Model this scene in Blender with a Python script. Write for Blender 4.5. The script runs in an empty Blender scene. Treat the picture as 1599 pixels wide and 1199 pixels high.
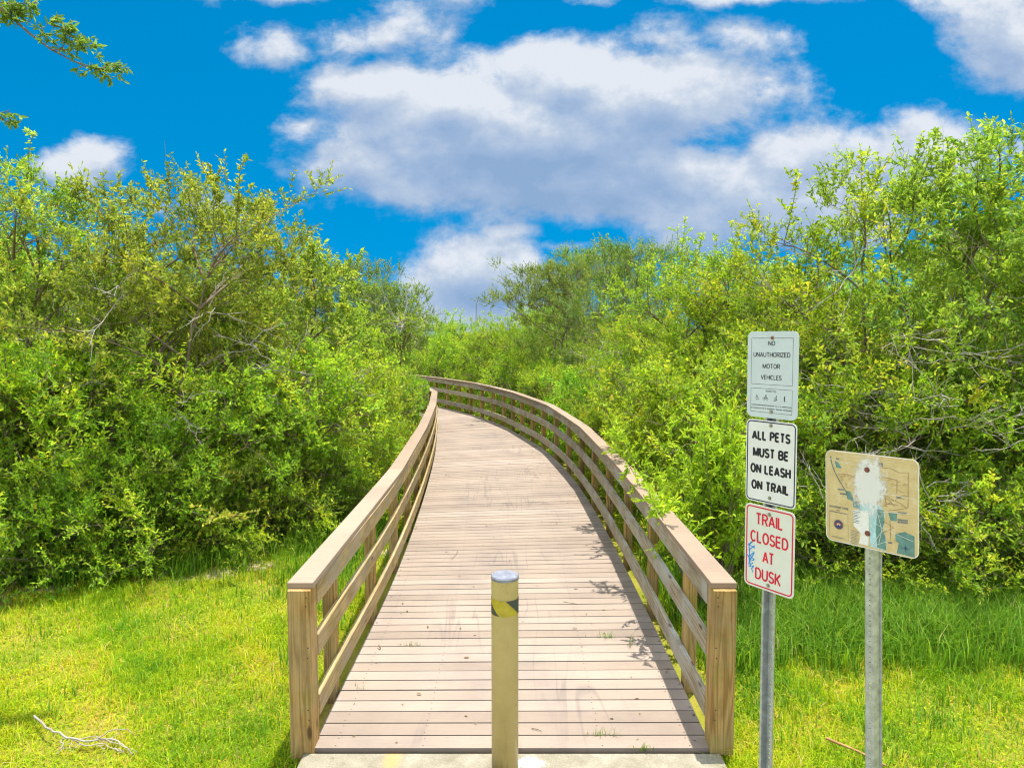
import bpy, bmesh, math, random
import numpy as np
from mathutils import Vector, Matrix
R_ = math.radians
S = bpy.context.scene
C = S.collection

# ------------------------------------------------------------------ camera, sky, sun, exposure
CAM_H = 2.6
F_PX, CXP, CYP = 1066.0, 799.5, 599.5
PITCH = math.atan(75 / 1066)
cam_d = bpy.data.cameras.new("camera")
cam = bpy.data.objects.new("camera", cam_d)
C.objects.link(cam)
cam.location = (0, 0, CAM_H)
cam.rotation_euler = (R_(90) - PITCH, 0, 0)
cam_d.sensor_width = 36
cam_d.lens = 36 * F_PX / 1599
cam_d.clip_end = 3000
S.camera = cam


def at(u, v, y):
    """world point on the sight line of photo pixel (u, v) at forward distance y"""
    c, s = math.cos(PITCH), math.sin(PITCH)
    x, k = (u - CXP) / F_PX, -(v - CYP) / F_PX
    d = (x, c + k * s, -s + k * c)
    t = y / d[1]
    return Vector((d[0] * t, y, CAM_H + d[2] * t))


SUN_DIR = Vector((0.09, 0.11, 1.0)).normalized()      # towards the sun
sun_d = bpy.data.lights.new("sun", 'SUN')
sun_d.energy = 3.3
sun_d.angle = R_(0.6)
sun_d.color = (1.0, 0.95, 0.86)
sun = bpy.data.objects.new("sun", sun_d)
C.objects.link(sun)
sun.rotation_euler = (-SUN_DIR).to_track_quat('-Z', 'Y').to_euler()
sun.location = (3, 10, 30)

S.view_settings.view_transform = 'Standard'
S.view_settings.look = 'None'
S.view_settings.exposure = 1.33
S.view_settings.gamma = 1.0
S.render.engine = 'CYCLES'
S.cycles.max_bounces = 6
S.cycles.diffuse_bounces = 4
S.cycles.transmission_bounces = 4
S.cycles.transparent_max_bounces = 4
S.cycles.glossy_bounces = 2
S.cycles.use_denoising = True
S.cycles.filter_width = 1.15
S.cycles.caustics_reflective = False
S.cycles.caustics_refractive = False


class NT:
    """small helper for node trees"""
    def __init__(self, tree):
        self.t = tree
        self.n = tree.nodes
        self.l = tree.links

    def add(self, kind, **kw):
        nd = self.n.new(kind)
        for k, v in kw.items():
            setattr(nd, k, v)
        return nd

    def put(self, sock, val):
        if isinstance(val, bpy.types.NodeSocket):
            self.l.new(val, sock)
        elif val is not None:
            if isinstance(val, (int, float)) and sock.type in ('RGBA',):
                val = (val, val, val, 1)
            if isinstance(val, tuple) and len(val) == 3 and sock.type == 'RGBA':
                val = (*val, 1)
            sock.default_value = val

    def math(self, op, a, b=None, c=None, clamp=False):
        nd = self.add('ShaderNodeMath', operation=op, use_clamp=clamp)
        self.put(nd.inputs[0], a)
        if b is not None: self.put(nd.inputs[1], b)
        if c is not None: self.put(nd.inputs[2], c)
        return nd.outputs[0]

    def vmath(self, op, a, b=None):
        nd = self.add('ShaderNodeVectorMath', operation=op)
        self.put(nd.inputs[0], a)
        if b is not None: self.put(nd.inputs[1], b)
        return nd.outputs['Value'] if op in ('LENGTH', 'DOT_PRODUCT') else nd.outputs[0]

    def noise(self, vec, scale, detail=4, rough=0.55, dist=0.0):
        nd = self.add('ShaderNodeTexNoise')
        if vec is not None: self.put(nd.inputs['Vector'], vec)
        nd.inputs['Scale'].default_value = scale
        nd.inputs['Detail'].default_value = detail
        nd.inputs['Roughness'].default_value = rough
        nd.inputs['Distortion'].default_value = dist
        return nd.outputs['Fac']

    def ramp(self, fac, stops, interp='LINEAR'):
        nd = self.add('ShaderNodeValToRGB')
        nd.color_ramp.interpolation = interp
        els = nd.color_ramp.elements
        while len(els) < len(stops): els.new(0.5)
        for e, (p, col) in zip(els, stops):
            e.position = p
            e.color = (*col, 1) if len(col) == 3 else col
        self.put(nd.inputs[0], fac)
        return nd.outputs[0]

    def mix(self, fac, a, b, blend='MIX'):
        nd = self.add('ShaderNodeMix', data_type='RGBA', blend_type=blend)
        self.put(nd.inputs[0], fac)
        self.put(nd.inputs[6], a)
        self.put(nd.inputs[7], b)
        return nd.outputs[2]

    def step(self, x, lo, hi):
        nd = self.add('ShaderNodeMapRange', interpolation_type='SMOOTHSTEP')
        self.put(nd.inputs[0], x)
        nd.inputs[1].default_value = lo
        nd.inputs[2].default_value = hi
        return nd.outputs[0]

    def comb(self, x, y, z):
        nd = self.add('ShaderNodeCombineXYZ')
        for i, v in enumerate((x, y, z)): self.put(nd.inputs[i], v)
        return nd.outputs[0]

    def sep(self, v):
        nd = self.add('ShaderNodeSeparateXYZ')
        self.put(nd.inputs[0], v)
        return nd.outputs


def build_world():
    w = bpy.data.worlds.new("World")
    S.world = w
    w.use_nodes = True
    t = NT(w.node_tree)
    t.n.clear()
    sky = t.add('ShaderNodeTexSky', sky_type='NISHITA')
    sky.sun_disc = False
    sky.sun_elevation = math.asin(SUN_DIR.z)
    sky.sun_rotation = math.atan2(SUN_DIR.x, SUN_DIR.y)
    sky.air_density = 1.0
    sky.dust_density = 0.2
    sky.ozone_density = 2.0
    hs = t.add('ShaderNodeHueSaturation')
    hs.inputs['Hue'].default_value = 0.487
    hs.inputs['Saturation'].default_value = 1.55
    hs.inputs['Value'].default_value = 1.0
    t.put(hs.inputs['Color'], sky.outputs[0])
    blue = t.mix(1.0, hs.outputs[0], (0.29, 0.635, 0.62), 'MULTIPLY')
    tc = t.add('ShaderNodeTexCoord')
    X, Y, Z = t.sep(tc.outputs['Generated'])
    t.put(sky.inputs['Vector'], t.vmath('NORMALIZE', t.comb(X, Y, t.math('ADD', t.math('MULTIPLY', t.math('MAXIMUM', Z, 0.0), 0.8), 0.30))))   # a deep clear sky down to the trees
    ay = t.math('MAXIMUM', t.math('ABSOLUTE', Y), 0.08)
    ex, ez = t.math('DIVIDE', X, ay), t.math('DIVIDE', Z, ay)
    # density group: blobs of cloud placed by bearing and elevation, broken up by noise
    g = bpy.data.node_groups.new("cloud_density", 'ShaderNodeTree')
    g.interface.new_socket("P", in_out='INPUT', socket_type='NodeSocketVector')
    g.interface.new_socket("D", in_out='OUTPUT', socket_type='NodeSocketFloat')
    q = NT(g)
    gi, go = q.add('NodeGroupInput'), q.add('NodeGroupOutput')
    P = gi.outputs[0]
    warp = q.add('ShaderNodeTexNoise')
    q.put(warp.inputs['Vector'], P)
    warp.inputs['Scale'].default_value = 5.0
    warp.inputs['Detail'].default_value = 3
    wv = q.vmath('SUBTRACT', warp.outputs['Color'], (0.5, 0.5, 0.5))
    sc = q.add('ShaderNodeVectorMath', operation='SCALE')
    q.put(sc.inputs[0], wv)
    sc.inputs['Scale'].default_value = 0.07
    PW = q.vmath('ADD', P, sc.outputs[0])
    blobs = [  # photo px: cx, cy, rx, ry, weight
        (600, 150, 110, 45, 1.0), (700, 175, 180, 65, 1.05), (880, 130, 110, 55, 1.05), (1010, 165, 190, 75, 1.1), (800, 230, 270, 75, 1.0),
        (900, 290, 330, 60, 1.0), (1140, 310, 190, 75, 1.0), (1230, 255, 90, 55, .9), (1280, 310, 150, 60, .85), (560, 270, 95, 36, .8), (640, 300, 90, 34, .75),
        (1430, 250, 130, 58, .9), (745, 425, 95, 60, 1.05), (740, 490, 130, 40, .75), (600, 70, 110, 40, .50), (440, 92, 60, 30, .55),
        (730, 22, 60, 36, .5), (1030, 75, 55, 34, .48), (1165, 62, 70, 26, .45), (1575, 85, 110, 75, .85), (1470, 30, 60, 24, .45),
        (130, 262, 62, 40, .95), (410, 8, 110, 18, .55), (1180, 4, 220, 16, .5), (790, 362, 60, 16, .6),
        (480, 215, 45, 24, .45), (330, 330, 60, 24, .4), (950, 384, 240, 8, .3), (1190, 125, 26, 8, .4)]
    acc = None
    for cx, cy, rx, ry, wt in blobs:
        c = ((cx - CXP) / F_PX, (525 - cy) / F_PX, 0)
        dv = q.vmath('SUBTRACT', PW, c)
        dv = q.vmath('MULTIPLY', dv, (F_PX / rx, F_PX / ry, 0))
        d = q.math('SUBTRACT', 1.0, q.math('MULTIPLY', q.vmath('LENGTH', dv), 0.72))
        d = q.math('MULTIPLY', d, wt)
        acc = d if acc is None else q.math('SMOOTH_MAX', acc, d, 0.12)
    far = q.math('MULTIPLY', q.math('SUBTRACT', q.noise(P, 1.3, 3), 0.42), 2.4)   # unseen cloud cover added away from the view to lift the fill
    px, pz, _ = q.sep(P)
    away = q.math('MAXIMUM', q.step(pz, 0.55, 0.9), q.step(q.math('ABSOLUTE', px), 0.85, 1.2))
    acc = q.math('ADD', q.math('MULTIPLY', acc, q.math('SUBTRACT', 1.0, away)), q.math('MULTIPLY', far, away))
    acc = q.math('MAXIMUM', acc, -0.6)
    ns = q.vmath('MULTIPLY', P, (1.0, 1.5, 1))
    n1 = q.noise(ns, 8.0, 10, 0.63, 0.1)
    f = q.math('ADD', acc, q.math('MULTIPLY', q.math('SUBTRACT', n1, 0.53), 1.35))
    q.l.new(f, go.inputs[0])

    def dens(dx, dz):
        n = t.add('ShaderNodeGroup')
        n.node_tree = g
        t.put(n.inputs[0], t.comb(t.math('ADD', ex, dx), t.math('ADD', ez, dz), 0.0))
        return n.outputs[0]
    d0, d1 = dens(0, 0), dens(0.006, 0.034)
    cov = t.step(d0, -0.02, 0.40)
    relief = t.math('SUBTRACT', d0, d1)
    lit = t.math('ADD', t.math('MULTIPLY', relief, 0.85), 0.66)
    lit = t.math('SUBTRACT', lit, t.math('MULTIPLY', t.step(d0, 0.45, 1.15), 0.22))
    def spot(cx, cy, rx, ry):
        dv = t.vmath('MULTIPLY', t.comb(t.math('SUBTRACT', ex, (cx - CXP) / F_PX), t.math('SUBTRACT', ez, (525 - cy) / F_PX), 0.0), (F_PX / rx, F_PX / ry, 0))
        return t.math('SUBTRACT', 1.0, t.step(t.vmath('LENGTH', dv), 0.0, 1.0))
    lit = t.math('SUBTRACT', lit, t.math('MULTIPLY', spot(850, 280, 380, 85), 0.50))      # thick flat base of the big cloud
    lit = t.math('SUBTRACT', lit, t.math('MULTIPLY', spot(760, 480, 140, 60), 0.30))
    lit = t.math('ADD', lit, t.math('MULTIPLY', spot(820, 150, 420, 75), 0.22))
    tex = t.noise(t.comb(ex, t.math('MULTIPLY', ez, 1.3), 4.0), 17.0, 7, 0.62)
    lit = t.math('ADD', lit, t.math('MULTIPLY', t.math('SUBTRACT', tex, 0.5), 0.75))
    cloud = t.ramp(lit, [(0.08, (1.15, 1.70, 2.6)), (0.40, (1.50, 2.0, 2.85)), (0.72, (2.15, 2.52, 3.1)), (1.02 - .02, (3.25, 3.4, 3.65))])
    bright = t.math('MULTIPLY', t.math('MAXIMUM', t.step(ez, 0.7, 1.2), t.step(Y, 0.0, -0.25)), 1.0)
    cloud = t.mix(bright, cloud, (16.0, 16.0, 16.0))      # extra-bright cloud added overhead and behind, out of view, as fill light
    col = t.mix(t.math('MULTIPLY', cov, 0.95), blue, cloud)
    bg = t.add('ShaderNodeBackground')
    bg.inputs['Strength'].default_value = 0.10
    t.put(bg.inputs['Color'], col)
    out = t.add('ShaderNodeOutputWorld')
    t.l.new(bg.outputs[0], out.inputs[0])
    try:
        w.cycles.sampling_method = 'MANUAL'
        w.cycles.sample_map_resolution = 512
    except Exception:
        pass


build_world()

# ------------------------------------------------------------------ helpers


def tag(o, label=None, cat=None, group=None, kind=None):
    if label: o['label'] = label
    if cat: o['category'] = cat
    if group: o['group'] = group
    if kind: o['kind'] = kind
    return o


def empty(name, loc, label, cat, group=None, rz=0.0):
    o = bpy.data.objects.new(name, None)
    o.empty_display_size = 0.2
    o.location = loc
    o.rotation_euler = (0, 0, rz)
    C.objects.link(o)
    return tag(o, label, cat, group)


class MB:
    """collects polygons with uv, a face tint and a material slot, and links them as one mesh object"""
    def __init__(self):
        self.v, self.f, self.uv, self.ti, self.mi = [], [], [], [], []

    def poly(self, pts, uvs=None, tint=0.5, m=0):
        b = len(self.v)
        self.v += [tuple(p) for p in pts]
        self.f.append(tuple(range(b, b + len(pts))))
        self.uv += uvs if uvs else [(0, 0)] * len(pts)
        self.ti.append(tint)
        self.mi.append(m)

    def hexa(self, c, along=0, tint=0.5, m=0, off=0.0):
        """c: 8 corners (bottom 4 ccw, top 4 ccw); grain runs along axis 0 (edge 0-1), 1 (edge 1-2) or 2 (edge 0-4)"""
        c = [Vector(p) for p in c]
        for q in ((0, 3, 2, 1), (4, 5, 6, 7), (0, 1, 5, 4), (1, 2, 6, 5), (2, 3, 7, 6), (3, 0, 4, 7)):
            ax = [(c[1] - c[0]).normalized(), (c[2] - c[1]).normalized(), (c[4] - c[0]).normalized()][along]
            uv = []
            for i in q:
                r = c[i] - c[0]
                u = r.dot(ax)
                p = r - ax * u
                uv.append((u + off, p.x + p.y * 1.0 + p.z * 1.37 + off * 3.1))
            self.poly([c[i] for i in q], uv, tint, m)

    def box(self, x0, x1, y0, y1, z0, z1, along=0, tint=0.5, m=0, off=0.0):
        self.hexa([(x0, y0, z0), (x1, y0, z0), (x1, y1, z0), (x0, y1, z0), (x0, y0, z1), (x1, y0, z1), (x1, y1, z1), (x0, y1, z1)], along, tint, m, off)

    def tube(self, pts, r0, r1, n=6, tint=0.5, m=0, cap=True):
        pts = [Vector(p) for p in pts]
        rings, L = [], 0.0
        for i, p in enumerate(pts):
            d = (pts[min(i + 1, len(pts) - 1)] - pts[max(i - 1, 0)]).normalized()
            a = d.orthogonal().normalized() if i == 0 else (a - d * a.dot(d)).normalized()
            b = d.cross(a)
            k = i / (len(pts) - 1)
            r = r0 + (r1 - r0) * k
            if i: L += (p - pts[i - 1]).length
            rings.append(([p + (a * math.cos(j * 2 * math.pi / n) + b * math.sin(j * 2 * math.pi / n)) * r for j in range(n)], L))
        for (A, la), (B, lb) in zip(rings, rings[1:]):
            for j in range(n):
                k = (j + 1) % n
                self.poly([A[j], A[k], B[k], B[j]], [(la, j / n * .1), (la, (j + 1) / n * .1), (lb, (j + 1) / n * .1), (lb, j / n * .1)], tint, m)
        if cap:
            self.poly(rings[-1][0], None, tint, m)
            self.poly(rings[0][0][::-1], None, tint, m)

    def build(self, name, mats, parent=None, bevel=0.0, smooth=False, weld=True):
        me = bpy.data.meshes.new(name)
        me.from_pydata(self.v, [], self.f)
        ul = me.uv_layers.new(name="UVMap")
        ul.data.foreach_set("uv", np.array(self.uv, dtype=np.float32).ravel())
        at_ = me.attributes.new("tint", 'FLOAT', 'FACE')
        at_.data.foreach_set("value", np.array(self.ti, dtype=np.float32))
        for m in (mats if isinstance(mats, (list, tuple)) else [mats]):
            me.materials.append(m)
        me.polygons.foreach_set("material_index", np.array(self.mi, dtype=np.int32))
        if weld:
            bm = bmesh.new()
            bm.from_mesh(me)
            bmesh.ops.remove_doubles(bm, verts=bm.verts, dist=1e-5)
            if bevel:
                bmesh.ops.bevel(bm, geom=[e for e in bm.edges if e.calc_face_angle(0) > 0.6], offset=bevel, segments=1, affect='EDGES')
            bm.to_mesh(me)
            bm.free()
        if smooth:
            me.polygons.foreach_set("use_smooth", np.ones(len(me.polygons), dtype=bool))
        me.update()
        o = bpy.data.objects.new(name, me)
        C.objects.link(o)
        if parent: o.parent = parent
        return o


def np_mesh(name, v, faces, tint, mat):
    """v (N,3); faces: list of (F,k) int arrays; tint: per-face floats in the same order"""
    me = bpy.data.meshes.new(name)
    me.vertices.add(len(v))
    me.vertices.foreach_set("co", np.ascontiguousarray(v, dtype=np.float32).ravel())
    loops = np.concatenate([f.ravel() for f in faces]).astype(np.int32)
    tot = np.concatenate([np.full(len(f), f.shape[1], dtype=np.int32) for f in faces])
    me.loops.add(len(loops))
    me.loops.foreach_set("vertex_index", loops)
    me.polygons.add(len(tot))
    me.polygons.foreach_set("loop_start", np.concatenate([[0], np.cumsum(tot)[:-1]]).astype(np.int32))
    a = me.attributes.new("tint", 'FLOAT', 'FACE')
    a.data.foreach_set("value", np.ascontiguousarray(tint, dtype=np.float32))
    me.materials.append(mat)
    me.update(calc_edges=True)
    return me


def link(name, me, parent=None):
    o = bpy.data.objects.new(name, me)
    C.objects.link(o)
    if parent: o.parent = parent
    return o


# ------------------------------------------------------------------ materials


def mat(name, rough=0.7, spec=0.3, metal=0.0):
    m = bpy.data.materials.new(name)
    m.use_nodes = True
    t = NT(m.node_tree)
    b = t.n['Principled BSDF']
    b.inputs['Roughness'].default_value = rough
    b.inputs['Specular IOR Level'].default_value = spec
    b.inputs['Metallic'].default_value = metal
    return m, t, b


def attr(t, name="tint"):
    n = t.add('ShaderNodeAttribute', attribute_name=name)
    return n.outputs['Fac']


def bump(t, b, h, strength=0.3, dist=0.01):
    n = t.add('ShaderNodeBump')
    n.inputs['Strength'].default_value = strength
    n.inputs['Distance'].default_value = dist
    t.put(n.inputs['Height'], h)
    t.l.new(n.outputs[0], b.inputs['Normal'])


def plain(name, col, rough=0.6, spec=0.3, metal=0.0, var=0.12, scale=14.0):
    m, t, b = mat(name, rough, spec, metal)
    tc = t.add('ShaderNodeTexCoord')
    n = t.noise(tc.outputs['Object'], scale, 5, 0.6)
    lo = tuple(c * (1 - var) for c in col)
    hi = tuple(min(1, c * (1 + var)) for c in col)
    t.put(b.inputs['Base Color'], t.ramp(n, [(0.3, lo), (0.7, hi)]))
    return m


def wood_mat(name, dark, mid, pale, grey, moss=0.0, grey_amt=0.5):
    m, t, b = mat(name, 0.8, 0.2)
    uv = t.add('ShaderNodeUVMap').outputs[0]
    obj = t.add('ShaderNodeTexCoord').outputs['Object']
    u, v, _ = t.sep(uv)
    tint = attr(t)
    warp = t.noise(t.comb(t.math('MULTIPLY', u, 0.55), t.math('MULTIPLY', v, 9.0), t.math('MULTIPLY', tint, 9.0)), 1.0, 3, 0.5)
    rings = t.math('SINE', t.math('MULTIPLY', t.math('ADD', t.math('MULTIPLY', v, 30.0), t.math('MULTIPLY', warp, 9.0)), 6.2832))
    rings = t.math('MULTIPLY_ADD', rings, 0.5, 0.5)
    fine = t.noise(t.comb(t.math('MULTIPLY', u, 3.0), t.math('MULTIPLY', v, 130.0), tint), 1.0, 4, 0.6)
    col = t.mix(0.5, t.ramp(rings, [(0.0, dark), (0.35, mid), (1.0, pale)]), mid)
    blot = t.noise(t.comb(t.math('MULTIPLY', u, 2.2), t.math('MULTIPLY', v, 5.0), t.math('MULTIPLY', tint, 7.0)), 1.6, 4, 0.6)
    col = t.mix(t.math('MULTIPLY', t.step(blot, 0.45, 0.7), 0.5), col, dark)
    col = t.mix(t.math('MULTIPLY', t.step(fine, 0.45, 0.75), 0.45), col, dark)
    wear = t.noise(obj, 2.6, 6, 0.65)
    col = t.mix(t.math('MULTIPLY', t.step(wear, 0.42, 0.66), grey_amt), col, grey)
    if moss:
        ms = t.noise(obj, 4.5, 5, 0.6)
        col = t.mix(t.math('MULTIPLY', t.step(ms, 0.5, 0.68), moss), col, (0.20, 0.21, 0.035))
    kn = t.add('ShaderNodeTexVoronoi')
    t.put(kn.inputs['Vector'], t.comb(t.math('MULTIPLY', u, 2.0), t.math('MULTIPLY', v, 6.0), t.math('MULTIPLY', tint, 5)))
    kn.inputs['Scale'].default_value = 1.0
    col = t.mix(t.math('SUBTRACT', 0.85, t.step(kn.outputs['Distance'], 0.05, 0.14), clamp=True), col, (0.07, 0.04, 0.02))
    t.put(b.inputs['Base Color'], t.mix(1.0, col, t.ramp(tint, [(0, (0.82, 0.82, 0.82)), (1, (1.12, 1.1, 1.08))]), 'MULTIPLY'))
    bump(t, b, fine, 0.5, 0.004)
    return m


M_POST = wood_mat("post_timber", (0.17, 0.09, 0.025), (0.40, 0.245, 0.08), (0.54, 0.375, 0.155), (0.33, 0.29, 0.18), 0.35, 0.3)
M_RAIL = wood_mat("rail_timber", (0.20, 0.13, 0.055), (0.42, 0.30, 0.135), (0.54, 0.41, 0.215), (0.30, 0.255, 0.18), 0.3, 0.75)
M_RAILW = wood_mat("rail_timber_weathered", (0.15, 0.125, 0.08), (0.33, 0.275, 0.19), (0.45, 0.39, 0.285), (0.37, 0.37, 0.34), 0.08, 0.75)


def deck_mat(name, streaks=True, cast=(1, 1, 1)):
    m, t, b = mat(name, 0.75, 0.25)
    obj = t.add('ShaderNodeTexCoord').outputs['Object']
    tint = attr(t)
    x, y, z = t.sep(obj)
    base = t.ramp(tint, [(0, (0.240, 0.188, 0.148)), (0.45, (0.275, 0.219, 0.173)), (0.8, (0.290, 0.232, 0.186)), (1, (0.315, 0.256, 0.210))])
    fine = t.noise(t.comb(t.math('MULTIPLY', x, 2.0), t.math('MULTIPLY', y, 70.0), z), 1.5, 5, 0.65)
    base = t.mix(1.0, base, t.ramp(fine, [(0.25, (0.90, 0.89, 0.88)), (0.75, (1.07, 1.07, 1.07))]), 'MULTIPLY')
    big = t.noise(obj, 1.1, 6, 0.62)
    base = t.mix(1.0, base, t.ramp(big, [(0.28, (0.80, 0.80, 0.83)), (0.5, (0.98, 0.98, 0.98)), (0.68, (1.08, 1.07, 1.05))]), 'MULTIPLY')
    if streaks:
        st = t.noise(t.comb(t.math('MULTIPLY', x, 5.0), t.math('MULTIPLY', y, 0.42), 0.0), 1.0, 2, 0.45, 0.5)
        thin = t.math('SUBTRACT', 1.0, t.step(t.math('ABSOLUTE', t.math('SUBTRACT', st, 0.5)), 0.0, 0.030))
        where = t.step(t.noise(obj, 0.6, 3), 0.46, 0.6)
        mid = t.math('SUBTRACT', 1.0, t.step(t.math('ABSOLUTE', x), 0.55, 1.0))
        base = t.mix(t.math('MULTIPLY', t.math('MULTIPLY', thin, where), t.math('MULTIPLY', mid, 0.34)), base, (0.10, 0.08, 0.085))
        smud = t.noise(t.comb(t.math('MULTIPLY', x, 2.2), t.math('MULTIPLY', y, 0.5), 3.0), 1.5, 6, 0.65, 0.4)
        base = t.mix(t.math('MULTIPLY', t.math('MULTIPLY', t.step(smud, 0.5, 0.75), mid), 0.22), base, (0.17, 0.14, 0.14))
        sp = t.noise(obj, 60.0, 2, 0.5)
        base = t.mix(t.math('MULTIPLY', t.step(sp, 0.70, 0.76), 0.5), base, (0.17, 0.11, 0.08))
    t.put(b.inputs['Base Color'], t.mix(1.0, base, cast, 'MULTIPLY'))
    bump(t, b, fine, 0.35, 0.003)
    return m


M_DECK = deck_mat("deck_board")
M_CAP = deck_mat("cap_board", False, (1.04, .97, .88))
M_DARKWOOD = plain("joist_timber", (0.10, 0.075, 0.05), 0.9)
M_SCREW = plain("screw_head", (0.10, 0.07, 0.06), 0.5, 0.5, 0.6)


def leaf_mat(name, stops, trans, mix=0.42, rough=0.55, spec=0.15):
    m, t, b = mat(name, rough, spec)
    tint = attr(t)
    oi = t.add('ShaderNodeObjectInfo')
    col = t.ramp(tint, stops)
    hv = t.add('ShaderNodeHueSaturation')
    t.put(hv.inputs['Hue'], t.math('ADD', 0.482, t.math('MULTIPLY', oi.outputs['Random'], 0.034)))
    t.put(hv.inputs['Value'], t.math('ADD', 0.84, t.math('MULTIPLY', oi.outputs['Random'], 0.32)))
    hv.inputs['Saturation'].default_value = 1.0
    t.put(hv.inputs['Color'], col)
    col = hv.outputs[0]
    t.put(b.inputs['Base Color'], col)
    tr = t.add('ShaderNodeBsdfTranslucent')
    t.put(tr.inputs['Color'], t.mix(1.0, col, trans, 'MULTIPLY'))
    mx = t.add('ShaderNodeMixShader')
    mx.inputs[0].default_value = mix
    out = t.n['Material Output']
    t.l.new(b.outputs[0], mx.inputs[1])
    t.l.new(tr.outputs[0], mx.inputs[2])
    t.l.new(mx.outputs[0], out.inputs[0])
    return m


M_LEAF = {
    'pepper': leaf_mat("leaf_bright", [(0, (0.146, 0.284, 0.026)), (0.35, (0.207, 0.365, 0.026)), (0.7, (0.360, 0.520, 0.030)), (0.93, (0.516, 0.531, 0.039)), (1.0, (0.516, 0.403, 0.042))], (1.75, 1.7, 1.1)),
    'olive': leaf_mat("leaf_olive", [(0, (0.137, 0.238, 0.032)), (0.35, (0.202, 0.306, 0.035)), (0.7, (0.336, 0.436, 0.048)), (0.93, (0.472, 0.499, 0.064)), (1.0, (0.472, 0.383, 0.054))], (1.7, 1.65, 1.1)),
    'oak': leaf_mat("leaf_oak", [(0, (0.108, 0.201, 0.035)), (0.4, (0.154, 0.248, 0.040)), (0.8, (0.278, 0.364, 0.054)), (1.0, (0.426, 0.442, 0.066))], (1.6, 1.6, 1.1)),
    'young': leaf_mat("leaf_young", [(0, (0.190, 0.364, 0.024)), (0.4, (0.259, 0.415, 0.022)), (0.8, (0.401, 0.521, 0.032)), (1.0, (0.542, 0.549, 0.048))], (1.7, 1.65, 1.1)),
}
M_LITTER = leaf_mat("dry_leaf", [(0, (0.10, 0.065, 0.035)), (0.5, (0.20, 0.13, 0.06)), (1.0, (0.24, 0.20, 0.05))], (1.0, 1.0, 1.0), 0.15)
M_GRASS = leaf_mat("grass_blade", [(0, (0.09, 0.22, 0.008)), (0.3, (0.22, 0.36, 0.009)), (0.62, (0.42, 0.48, 0.011)), (0.86, (0.54, 0.51, 0.022)), (0.93, (0.54, 0.35, 0.055)), (1.0, (0.60, 0.45, 0.20))], (1.35, 1.3, 1.0), 0.38, 0.5, 0.12)
M_TALL = leaf_mat("tall_grass_blade", [(0, (0.06, 0.15, 0.012)), (0.5, (0.125, 0.25, 0.015)), (0.85, (0.25, 0.36, 0.02)), (1.0, (0.42, 0.38, 0.14))], (1.5, 1.45, 1.1), 0.33, 0.5, 0.15)


def bark_mat(name, a, b_):
    m, t, b = mat(name, 0.9, 0.15)
    obj = t.add('ShaderNodeTexCoord').outputs['Object']
    n = t.noise(obj, 9, 6, 0.65)
    t.put(b.inputs['Base Color'], t.ramp(n, [(0.3, a), (0.7, b_)]))
    bump(t, b, n, 0.4, 0.01)
    return m


M_BARK = bark_mat("bark_brown", (0.10, 0.075, 0.045), (0.26, 0.21, 0.14))
M_BLEACH = bark_mat("bark_bleached", (0.22, 0.20, 0.16), (0.42, 0.385, 0.32))
M_DEAD = bark_mat("bark_dead_grey", (0.26, 0.235, 0.20), (0.46, 0.42, 0.36))


def ground_mat():
    m, t, b = mat("ground_soil", 0.95, 0.1)
    obj = t.add('ShaderNodeTexCoord').outputs['Object']
    n = t.noise(obj, 1.4, 6, 0.65)
    f = t.noise(obj, 28, 6, 0.7)
    col = t.ramp(n, [(0.32, (0.15, 0.19, 0.018)), (0.5, (0.24, 0.24, 0.025)), (0.64, (0.32, 0.25, 0.06)), (0.76, (0.42, 0.33, 0.16))])
    col = t.mix(t.math('MULTIPLY', t.step(f, 0.45, 0.7), 0.5), col, (0.28, 0.24, 0.06))
    x, y, z = t.sep(obj)
    spots = None     # bare sandy spots in the lawn
    for cx, cy, r in ((-3.55, 7.55, 0.55), (-2.95, 7.75, 0.30), (-4.9, 7.1, 0.35), (-1.72, 8.3, 0.35), (5.4, 7.7, 0.5)):
        d = t.vmath('LENGTH', t.vmath('MULTIPLY', t.vmath('SUBTRACT', obj, (cx, cy, 0)), (1 / r, 1.6 / r, 0)))
        k = t.math('SUBTRACT', 1.0, t.step(t.math('ADD', d, t.math('MULTIPLY', t.math('SUBTRACT', f, 0.5), 1.6)), 0.5, 1.1))
        spots = k if spots is None else t.math('MAXIMUM', spots, k)
    col = t.mix(t.math('MULTIPLY', spots, 0.85), col, (0.46, 0.37, 0.25))
    t.put(b.inputs['Base Color'], col)
    bump(t, b, f, 0.8, 0.03)
    return m


M_GROUND = ground_mat()


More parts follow.
